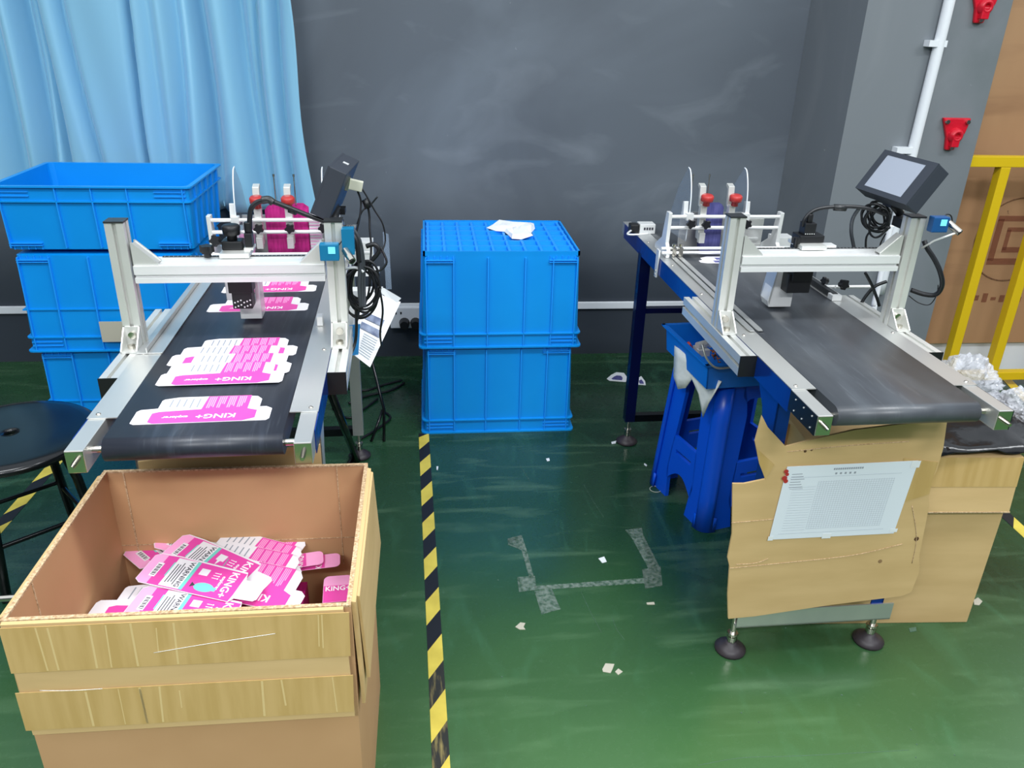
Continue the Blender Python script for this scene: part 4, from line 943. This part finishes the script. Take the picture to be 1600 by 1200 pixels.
pile('t', (312, 846), (470, 888), .485, .47, 'text-side pink blank with white notice, second from back of the heap', .14)
pile('t', (300, 866), (462, 900), .492, .48, 'text-side pink blank with white end tab, middle of the heap', .14)
pile('t', (300, 890), (468, 925), .496, .484, 'text-side pink blank with large white tab at front right of the heap', .14)
pile('f', (268, 852), (400, 905), .505, .492, 'pink blank with barcode tab and white warning panel, upper one of two', .12)
pile('f', (208, 938), (350, 962), .497, .49, 'pink blank at the lower left of heap, cut off by carton front', .1)
pile('f', (228, 885), (410, 925), .513, .50, 'topmost pink blank with barcode, white warning panel and mint picture', .12)

def tabcard(px, py, z, w_, h, yaw, trot, label, tilt=.15, body='pink', ts=.018):
    c_ = gz(px, py, z); R3 = Matrix.Rotation(yaw, 4, 'Z') @ Matrix.Rotation(tilt, 4, 'X')
    t = thing('carton_blank', label, 'carton blank', c_, rot=R3.to_euler(), group='carton blanks in the open carton')
    r_ = .012; pts = [(-w_/2, -h/2, 0), (w_/2, -h/2, 0)]
    for cx, a0 in ((w_/2-r_, 0), (-w_/2+r_, PI/2)):
        for k in range(5): pts.append((cx+r_*math.cos(a0+k*PI/8), h/2-r_+r_*math.sin(a0+k*PI/8), 0))
    m = MB(); m.prism(pts, (0, 0, .0009)); m.build('board', 'pinkl', t)
    m = MB(); m.prism([(-w_/2+.001, -h/2+.001, .001), (w_/2-.001, -h/2+.001, .001), (w_/2-.001, h*.12, .001), (-w_/2+.001, h*.12, .001)], (0, 0, .0002)); m.build('pink_panel', body, t)
    m = MB(); text(m, 'KING+', ts, TR(0, 0, .0015, trot)); m.build('lettering', 'whitep', t)
    return t
tabcard(528, 920, .462, .062, .075, .05, 0, 'pink blank tab with upright lettering at front right corner of the carton')
tabcard(500, 878, .452, .05, .09, -PI/2+.1, PI-.1, 'deep pink blank end pointing right, lettering running downwards', 0.02)
tabcard(470, 876, .462, .05, .10, -PI/2+.15, PI-.1, 'lighter pink blank end between heap and deep pink end', 0.02)
pile('t', (152, 940), (300, 950), .470, .468, 'grey and pink blank end lying against the carton left side', .05)
# cardboard sheet behind the carton (left machine)
m = MB(); q = [gy(x_, y_, 1.625) for x_, y_ in ((215, 722), (500, 695), (502, 750), (215, 780))]
z_ = .12
m.prism([q[0], q[1], Vector((q[1].x-.004, 1.625, z_)), Vector((q[0].x, 1.625, z_))][::-1], (0, .006, 0)); tag(m.build('cardboard_sheet', 'card'), 'cardboard sheet on the left conveyor stand, behind the open carton', 'cardboard')

# ================================================================== right machine: cardboard, form, carton
YS = 1.628
out = [(1191, 650), (1200, 668), (1228, 698), (1262, 689), (1335, 672), (1400, 664), (1480, 657), (1474, 700), (1464, 735), (1450, 760), (1452, 790), (1444, 830), (1436, 870), (1437, 892), (1424, 925), (1410, 931), (1388, 934), (1300, 945), (1180, 963), (1138, 967), (1137, 930), (1140, 885), (1137, 872), (1144, 835), (1145, 756), (1163, 756), (1196, 749), (1186, 720), (1180, 690)]
m = MB(); m.prism([gy(x_, y_, YS) for x_, y_ in out], (0, .006, 0)); cs = m.build('cardboard_sheet', 'card'); tag(cs, 'torn cardboard sheet covering the front of the right conveyor stand', 'cardboard')
def on(poly, Y, nm, mt, par, th=.0006):
    m = MB(); m.prism([gy(x_, y_, Y) for x_, y_ in poly], (0, -th, 0)); return m.build(nm, mt, par, world=True)
on([(1182, 700), (1210, 726), (1196, 749), (1186, 724)], YS-.0006, 'tape_strip', 'tape', cs)
on([(1412, 716), (1466, 722), (1456, 752), (1452, 772), (1395, 790), (1404, 772)], YS-.0006, 'tape_strip', 'tape', cs)
m = MB()
for pp in (((1230, 706), (1330, 696), (1420, 690)), ((1143, 817), (1200, 812), (1260, 806)), ((1140, 888), (1220, 880), (1330, 868), (1410, 850)), ((1150, 882), (1180, 880), (1200, 873)), ((1425, 790), (1432, 840), (1425, 880))):
    m.tube([gy(x_, y_, YS-.0004) for x_, y_ in pp], .0012, 4)
m.build('crease', 'carded', cs, world=True)['kind'] = 'stuff'
m = MB()
for px, py, r_ in ((1258, 705, .004), (1268, 703, .003), (1375, 877, .006), (1432, 842, .007), (1365, 660, .003)): p = gy(px, py, YS); m.cyl(p+Vector((0, -.0006, 0)), p, r_, n=7)
m.build('puncture', 'stampb', cs, world=True)['kind'] = 'stuff'
# inner brown board
m = MB(); m.prism([gy(1222, 662, 1.95), gy(1296, 672, 1.95), gy(1296, 720, 1.95), gy(1222, 720, 1.95)], (0, .006, 0)); tag(m.build('inner_board', 'cardin'), 'brown board seen inside the right stand under the belt end', 'cardboard')
# paper form
t = thing('paper_form', 'white printed table form in a clear sleeve taped to torn cardboard', 'paper form', gy(1310, 790, YS-.001))
FC = [(1230, 729), (1435, 719.5), (1396, 833), (1201, 843)]
def fl_(u, v): 
    a_ = Vector(FC[0])*(1-u)+Vector(FC[1])*u; b_ = Vector(FC[3])*(1-u)+Vector(FC[2])*u; q_ = a_*(1-v)+b_*v; return (q_.x, q_.y)
P4 = [gy(*c_, YS-.002) for c_ in FC]
def fw(u, v, k=0): return (P4[0]*(1-u)+P4[1]*u)*(1-v)+(P4[3]*(1-u)+P4[2]*u)*v+Vector((0, -k, 0))
m = MB(); m.prism([fw(0, 0), fw(1, 0), fw(1, 1), fw(0, 1)], (0, -.0012, 0)); m.build('sheet', 'papergrey', t, world=True)
def fr(m, u0, u1, v0, v1, k=.0013): m.prism([fw(u0, v0, k), fw(u1, v0, k), fw(u1, v1, k), fw(u0, v1, k)], (0, -.0003, 0))
m = MB()
for k in range(24): fr(m, .27, .86, .22+k*.028, .2235+k*.028)
for k in range(31): fr(m, .27+k*.0195, .2715+k*.0195, .21, .87)
for k in range(18): fr(m, .08, .26, .28+k*.035, .2835+k*.035)
fr(m, .04, .9, .15, .154); fr(m, .06, .9, .92, .924); m.build('table_lines', 'inkm', t, world=True)['kind'] = 'stuff'
m = MB()
for k in range(14): fr(m, .36+k*.0165, .372+k*.0165, .045, .07)
for k in range(5): fr(m, .38+k*.036, .395+k*.036, .105, .13)
for k in range(6): fr(m, .05, .13+.012*(k % 3), .10+k*.035, .108+k*.035)
fr(m, .06, .16, .30, .304); m.build('title_print', 'inkl', t, world=True)['kind'] = 'stuff'
m = MB()
for (u, v, r_) in ((.0, .06, .006), (.012, .10, .005), (.0, .15, .007), (.015, .19, .006)): p = fw(u, v, .0015); m.cyl(p, p+Vector((0, -.0006, 0)), r_, n=8)
m.build('red_mark', 'red', t, world=True)
m = MB(); fr(m, .42, .49, .95, 1.02, .0016); fr(m, -.01, .03, .95, 1.01, .0016); fr(m, .95, 1.02, .0, .09, .0016); fr(m, .96, 1.02, .93, .98, .0016); m.build('clear_tape', 'white', t, world=True)['kind'] = 'stuff'

# closed carton behind
t = thing('large_carton', 'closed cardboard carton behind the right conveyor stand, black film on top', 'carton', (1.014, 1.752, 0), -.054)
BX0, BX1, BY0, BY1, BZ = 0, .558, 0, .375, .567
B(BX0, BX1, BY0, BY1, 0, BZ).build('body', 'card', t, bevel=.003)
m = MB(); m.prism([(BX0+.004, BY0, BZ), (BX0+.004, BY0-.006, BZ-.002), (BX0+.004, BY0-.018, .40), (BX0+.004, BY0-.012, .40)], (BX1-BX0-.004, 0, 0)); fl2 = m.build('outer_flap', 'card', t)
m = MB(); m.prism([(BX0+.006, BY0-.0065, BZ-.002), (BX1+.001, BY0-.0065, BZ-.002), (BX1+.001, BY0-.0125, .478), (BX0+.006, BY0-.0125, .478)], (0, -.0008, 0)); m.build('tape_strip', 'tape', fl2)
B(BX0+.006, BX1+.002, BY0-.019, BY0-.011, .398, .402).build('flap_edge', 'carded', fl2)
BX0, BX1, BY0, BY1 = 1.014, 1.572, 1.735, 2.12
# black film + clear plastic
def crumple(c, sx, sy, sz, n, name, mt, seed, smooth=False, flat=True):
    rnd = random.Random(seed); b = bmesh.new(); bmesh.ops.create_icosphere(b, subdivisions=n, radius=1)
    from mathutils import noise
    for v in b.verts:
        p = v.co.copy(); k = 1+.35*noise.noise(p*1.7+Vector((seed, 0, 0)))+.30*abs(noise.noise(p*3.6+Vector((0, seed, 0))))+.16*abs(noise.noise(p*8))-.06*abs(noise.noise(p*17))
        v.co = Vector((p.x*k*sx, p.y*k*sy, p.z*k*sz))
        if v.co.z < -.3*sz: v.co.z = -.3*sz+.02*v.co.z
    m = MB(); m.T = Matrix.Translation(Vector(c)+Vector((0, 0, .3*sz))); m.add([v.co for v in b.verts], [tuple(v.index for v in f.verts) for f in b.faces], smooth); b.free()
    return m.build(name, mt)
g = []
from mathutils import noise as NZ_
for i in range(14):
    r = []
    for j in range(18):
        fx = BX0+.30+(1.80-BX0-.30)*j/17; fyy = BY0-.022+(.41)*i/13
        over = max(0, fx-BX1)
        z = BZ+.012+.016*NZ_.noise(Vector((fx*14, fyy*14, 1)))+.01*abs(NZ_.noise(Vector((fx*30, fyy*30, 4))))+.035*math.exp(-((fyy-BY0-.12)/.1)**2)-over*.12
        r.append((fx, fyy, z))
    g.append(r)
m = MB(); m.sheet(g, .003); 
for i in range(len(m.sm)): m.sm[i] = True
tag(m.build('black_film', 'bag'), 'crumpled black plastic film lying on the closed carton at right', 'plastic film')
for (c_, sx, sy, sz, sd_, lab) in (((1.57, 2.02, .60), .10, .09, .085, 3, 'large lump of crumpled clear plastic behind the right belt end'), ((1.66, 1.90, .59), .058, .055, .06, 8, 'small lump of crumpled clear plastic nearer the right rail end'), ((1.50, 2.10, .60), .05, .05, .07, 5, 'rounded puff of clear plastic beside the side profile of right conveyor')):
    tag(crumple(c_, sx, sy, sz, 5, 'clear_plastic', 'plas', sd_), lab, 'plastic wrap', 'clear plastic on the closed carton')

# ================================================================== blue stool and tray
an = math.radians(15); t = thing('plastic_stool', 'blue plastic stool with arched open sides beside the right conveyor', 'stool', (1.048, 2.437, 0), an)
HS = .545; bw, tw, ch = .180, .150, .034
def hw_(z): return tw+(bw-tw)*(1-z/HS)
def side_pts(k, x, z, inset=0):
    h = hw_(z); return Matrix.Rotation(k*PI/2, 4, 'Z') @ Vector((x*(h-ch), -h+inset, z))
def strip(k, pts, nm='side_panel', dep=.014):
    m = MB(); a_ = [side_pts(k, x_, z_) for x_, z_ in pts]; b_ = [side_pts(k, x_, z_, dep) for x_, z_ in pts]; n = len(pts)
    m.add(a_+b_, [tuple(range(n)), tuple(range(2*n-1, n-1, -1))]+[(i, i+n, (i+1) % n+n, (i+1) % n) for i in range(n)]); return m
for k in range(4):
    m = MB()
    def addm(q): m.add(q.v, q.f)
    for s_ in (-1, 1):
        pts = [(1.0, 0), (1.0, .53), (.60, .53), (.48, .47), (.42, .42), (.52, .23), (.56, .13), (.52, .09), (.44, 0)]
        pts = [(x_*s_, z_) for x_, z_ in pts]
        addm(strip(k, pts if s_ > 0 else pts[::-1]))
    addm(strip(k, [(-.62, .49), (-.48, .47), (-.38, .478), (.38, .478), (.48, .47), (.62, .49), (.62, .535), (-.62, .535)]))
    addm(strip(k, [(-.56, .205), (.56, .205), (.54, .25), (-.54, .25)]))
    addm(strip(k, [(-.6, .11)]+[(-.54+1.08*i/10, .075+.05*math.sin(PI*i/10)) for i in range(11)]+[(.6, .11), (.57, .205), (.36, .205), (.34, .19), (-.34, .19), (-.36, .205), (-.57, .205)]))
    m.build('side_panel', 'stoolb', t)
    m = MB(); n_ = 8; rows = []
    for z_ in (0, .13, .26, .4, .53):
        c0 = side_pts(k, 1, z_); c1 = side_pts(k+1, -1, z_); mid = (c0+c1)/2; out_ = Vector((mid.x, mid.y, 0)).normalized()
        rows.append([c0*(1-q_/6)+c1*(q_/6)+out_*(.010*math.sin(PI*q_/6)) for q_ in range(7)])
    m.sheet(rows[::-1], .012); m.build('corner_leg', 'stoolb', t)
    m = MB(); rows = []
    for z_ in (0, .055):
        c0 = side_pts(k, .9, z_, -.004); c1 = side_pts(k+1, -.9, z_, -.004); mid = (c0+c1)/2; out_ = Vector((mid.x, mid.y, 0)).normalized()
        rows.append([c0*(1-q_/6)+c1*(q_/6)+out_*(.004+.016*math.sin(PI*q_/6)) for q_ in range(7)])
    m.sheet(rows[::-1], .006); m.build('foot_collar', 'stoolb', t)
m = MB(); e_ = tw+.004; f_ = e_-ch
m.prism([(f_, -e_, HS-.022), (e_, -f_, HS-.022), (e_, f_, HS-.022), (f_, e_, HS-.022), (-f_, e_, HS-.022), (-e_, f_, HS-.022), (-e_, -f_, HS-.022), (-f_, -e_, HS-.022)], (0, 0, .022)); m.build('seat', 'stoolb', t, bevel=.006)
# tray
t = thing('parts_tray', 'small blue tray of odd parts standing on the blue stool', 'tray', (.99, 2.40, HS), math.radians(6))
w_, d_, h_ = .15, .175, .09
m = MB()
for s in (-1, 1):
    m.prism([(s*(w_-.008), -d_+.008, 0), (s*(w_-.008), d_-.008, 0), (s*w_, d_, h_), (s*w_, -d_, h_)], (-s*.004, 0, 0)); m.prism([(-w_+.008, s*(d_-.008), 0), (w_-.008, s*(d_-.008), 0), (w_, s*d_, h_), (-w_, s*d_, h_)], (0, -s*.004, 0))
    m.box(min(s*w_, s*(w_+.012)), max(s*w_, s*(w_+.012)), -d_-.012, d_+.012, h_-.006, h_); m.box(-w_-.012, w_+.012, min(s*d_, s*(d_+.012)), max(s*d_, s*(d_+.012)), h_-.006, h_)
m.box(-w_+.008, w_-.008, -d_+.008, d_-.008, 0, .004); m.build('shell', 'trayb', t)
tt = WM[t.name]
def onT(m): m.T = tt; return m
m = onT(MB()); rn = random.Random(5)
for k in range(60):
    x_, y_ = -.03+rn.uniform(-.05, .05), -.07+rn.uniform(-.06, .06); a_ = rn.uniform(0, PI); l_ = .012
    m.tube([(x_, y_, .055+rn.uniform(0, .02)), (x_+l_*math.cos(a_), y_+l_*math.sin(a_), .06+rn.uniform(0, .02))], .002, 4, smooth_pts=False)
o = m.build('brass_screws', 'orange'); tag(o, 'loose orange-brown screws heaped in blue tray', 'screws'); o['kind'] = 'stuff'
m = onT(MB()); m.box(-.13, .0, -.15, -.03, .005, .052); tag(m.build('parts_box', 'trayb'), 'small blue inner box under the screws in the tray', 'box')
m = onT(MB()); m.cyl((-.10, .02, .07), (-.055, .03, .075), .012); m.cyl((-.055, .03, .075), (-.04, .033, .077), .018); m.box(-.1, -.06, .0, .05, .005, .06); tag(m.build('metal_fitting', 'aluw'), 'silver metal fitting lying in the blue tray', 'fitting')
m = onT(MB()); m.cyl((-.125, .04, .062), (-.115, .04, .068), .012); m.box(-.13, -.11, .03, .05, .005, .062); tag(m.build('red_cap', 'red'), 'small red cap in the blue tray beside silver fitting', 'cap')
m = MB(); m.tube([gy(1097, 538, 2.2), gy(1104, 560, 2.18), gy(1120, 575, 2.18), gy(1148, 573, 2.2)], .0035, 6); tag(m.build('wire_handle', 'steel'), 'bent grey wire hanging over front of the blue tray', 'wire')
# rag hanging from under the tray
def rag():
    rows = []
    edge = [((1055, 540), (1053, 588)), ((1062, 545), (1060, 608)), ((1070, 552), (1072, 606)), ((1078, 560), (1082, 592)), ((1088, 568), (1092, 615)), ((1096, 575), (1099, 652)), ((1104, 585), (1108, 630)), ((1118, 592), (1128, 596))]
    for f in (0, .25, .5, .75, 1):
        r = []
        for i, (a_, b_) in enumerate(edge):
            px, py = a_[0]*(1-f)+b_[0]*f, a_[1]*(1-f)+b_[1]*f
            t0 = (i+.5)/len(edge); xw = .832+.075*t0+.0; P = gy(px, py, 2.48-.255*t0+.006*math.sin(i*2.1+f*3)-.03*f)
            r.append(P)
        rows.append(r)
    m = MB(); m.sheet(rows, .003); return tag(m.build('rag', 'clothb'), 'pale rag hanging from beneath the blue tray over the stool', 'cloth')
rag()

# ================================================================== black round stool (left)
c = Vector((-1.225, 2.215, 0)); HB = .45
t = thing('round_stool', 'black round metal stool with central hole, left of the left conveyor', 'stool', c)
m = MB(); n = 48; prof = [(HB, .0165), (HB+.001, .03), (HB-.001, .12), (HB, .195), (HB-.004, .222), (HB-.012, .232), (HB-.024, .232), (HB-.026, .225), (HB-.018, .215), (HB-.016, .12), (HB-.014, .0165)]
vs = []
for z, r in prof: vs += [(r*math.cos(2*PI*i/n), r*math.sin(2*PI*i/n), z) for i in range(n)]
k = len(prof); m.add(vs, [(j*n+i, ((j+1) % k)*n+i, ((j+1) % k)*n+(i+1) % n, j*n+(i+1) % n) for j in range(k) for i in range(n)], True); m.build('seat', 'blackgl', t)
for k in range(4):
    a_ = math.radians(212+90*k); ca, sa = math.cos(a_), math.sin(a_)
    a_ = math.radians(20+90*k) if False else a_
feet = [Vector((-1.301, 2.233, 0))-c]
base_a = math.atan2(-.2, -.06)
for k in range(4):
    a_ = math.radians(265)+k*PI/2; ca, sa = math.cos(a_), math.sin(a_)
    m = MB(); m.tube([(.13*ca, .13*sa, HB-.02), (.165*ca, .165*sa, .30), (.205*ca, .205*sa, 0)], .014, 10, smooth_pts=False); m.build('leg', 'blackgl', t)
for z, r in ((.16, .178), (.15, .182)):
    pass
for k in range(4):
    a0 = math.radians(265)+k*PI/2; a1 = a0+PI/2; z = .17 if k % 2 == 0 else .15; r = .183
    m = MB(); m.cyl((r*math.cos(a0), r*math.sin(a0), z), (r*math.cos(a1), r*math.sin(a1), z), .007); m.build('stretcher', 'blackgl' if k != 0 else 'blackgl', t)
m = MB(); p0, p1 = gz(-40, 938, .18), gz(60, 931, .18); m.cyl(p0, p1, .009); tag(m.build('chrome_bar', 'steelcap'), 'chrome footrest bar at left edge beside the open carton', 'bar')

# ================================================================== floor litter
def flat(px_list, name, mt, label, cat='scrap', th=.0015, z=0):
    m = MB(); m.prism([gz(x_, y_, z) for x_, y_ in px_list], (0, 0, th)); return tag(m.build(name, mt), label, cat)
t = thing('tape_outline', 'clear tape remnants forming an open rectangle on the green floor', 'tape marks', gz(920, 900))
for poly in ([(793, 842), (815, 836), (819, 848), (823, 860), (835, 905), (828, 906), (815, 860), (794, 851)], [(808, 902), (836, 900), (838, 922), (811, 925)], [(833, 916), (1010, 903), (1012, 911), (838, 922)], [(835, 924), (862, 920), (876, 952), (846, 960)], [(977, 828), (1003, 825), (1005, 836), (1030, 885), (1014, 890), (988, 842)], [(1003, 890), (1032, 885), (1035, 915), (1008, 920)]):
    m = MB(); m.prism([gz(x_, y_) for x_, y_ in poly], (0, 0, .0008)); m.build('tape_piece', 'clear', t, world=True)
flat([(805, 980), (813, 973), (821, 974), (818, 980), (821, 984), (812, 984)], 'paper_scrap', 'scrap', 'small grey torn scrap below the tape outline left end')
flat([(941, 1046), (946, 1037), (960, 1038), (957, 1046), (954, 1052), (942, 1050)], 'paper_scrap', 'scrap', 'larger torn beige scrap on floor below tape outline right side')
flat([(961, 1050), (966, 1045), (973, 1050), (966, 1055)], 'paper_scrap', 'scrap', 'small triangular beige scrap touching the larger torn one')
flat([(935, 873), (944, 870), (948, 878), (941, 880)], 'paper_scrap', 'white', 'small white scrap inside the tape outline')
flat([(853, 717), (858, 716), (859, 720), (855, 721)], 'paper_scrap', 'white', 'tiny white scrap in front of middle crates')
flat([(955, 691), (963, 689), (962, 693), (956, 694)], 'paper_scrap', 'white', 'tiny white scrap beside left rear foot of right conveyor')
flat([(1010, 942), (1022, 941), (1023, 945), (1011, 945)], 'paper_scrap', 'scrap', 'thin pale sliver right of and below the tape outline')
flat([(1007, 724), (1011, 727), (1010, 729), (1006, 726)], 'paper_scrap', 'white', 'tiny white sliver on the floor left of blue stool')
flat([(1521, 938), (1528, 934), (1535, 940), (1530, 946), (1522, 945)], 'paper_scrap', 'scrap', 'pale crumpled scrap right of the large closed carton')
flat([(682, 729), (685, 729), (684, 735), (682, 734)], 'paper_scrap', 'white', 'tiny white scrap right of the hazard tape top')
flat([(1420, 982), (1431, 980), (1432, 986), (1422, 988)], 'paper_scrap', 'debris', 'faint pale spot on floor in front of large closed carton')
m = MB(); c_ = gz(1024, 765); rr_ = .021
m.tube([(c_.x+rr_*math.cos(2*PI*i/16), c_.y+rr_*1.0*math.sin(2*PI*i/16), .002) for i in range(17)], .0011, 5, sub=2); tag(m.build('rubber_band', 'beige'), 'small pale ring lying by the foot of blue stool', 'ring')
for i, (pl, lab) in enumerate((([(948, 592), (955, 586), (963, 582), (975, 583), (980, 590), (978, 597), (952, 595)], 'white and violet blank on floor left of the rear leg'), ([(995, 592), (1002, 588), (1008, 596), (1009, 602), (997, 601)], 'white and violet blank on floor right of the rear leg'))):
    m = MB(); m.prism([gz(x_, y_) for x_, y_ in pl], (0, 0, .0015)); m.mat = 1; cc = sum([Vector(q) for q in pl], Vector((0, 0)))/len(pl)
    m.prism([gz(cc.x+(x_-cc.x)*.55, cc.y+(y_-cc.y)*.5+1, .0015) for x_, y_ in pl], (0, 0, .0004)); tag(m.build('fallen_blank', ['paper', 'violet']), lab, 'carton blank')
m = MB(); rn = random.Random(9)
for k in range(26):
    x_, y_ = rn.uniform(.05, 1.3), rn.uniform(1.2, 2.6); r_ = rn.uniform(.001, .0028); m.cyl((x_, y_, 0), (x_, y_, .0008), r_, n=6)
for pp in (((1090, 1196), (1160, 1184), (1250, 1181), (1420, 1172)), ((911, 755), (925, 780), (943, 808)), ((908, 925), (922, 955), (940, 988)), ((957, 966), (963, 982), (976, 1000)), ((812, 727), (822, 742), (828, 752)), ((625, 938), (632, 928), (642, 922))):
    m.tube([gz(x_, y_) for x_, y_ in pp], .0007, 4)
o = m.build('floor_specks', 'debris'); tag(o, 'tiny pale specks of dust scattered over the green floor', 'dust'); o['kind'] = 'stuff'
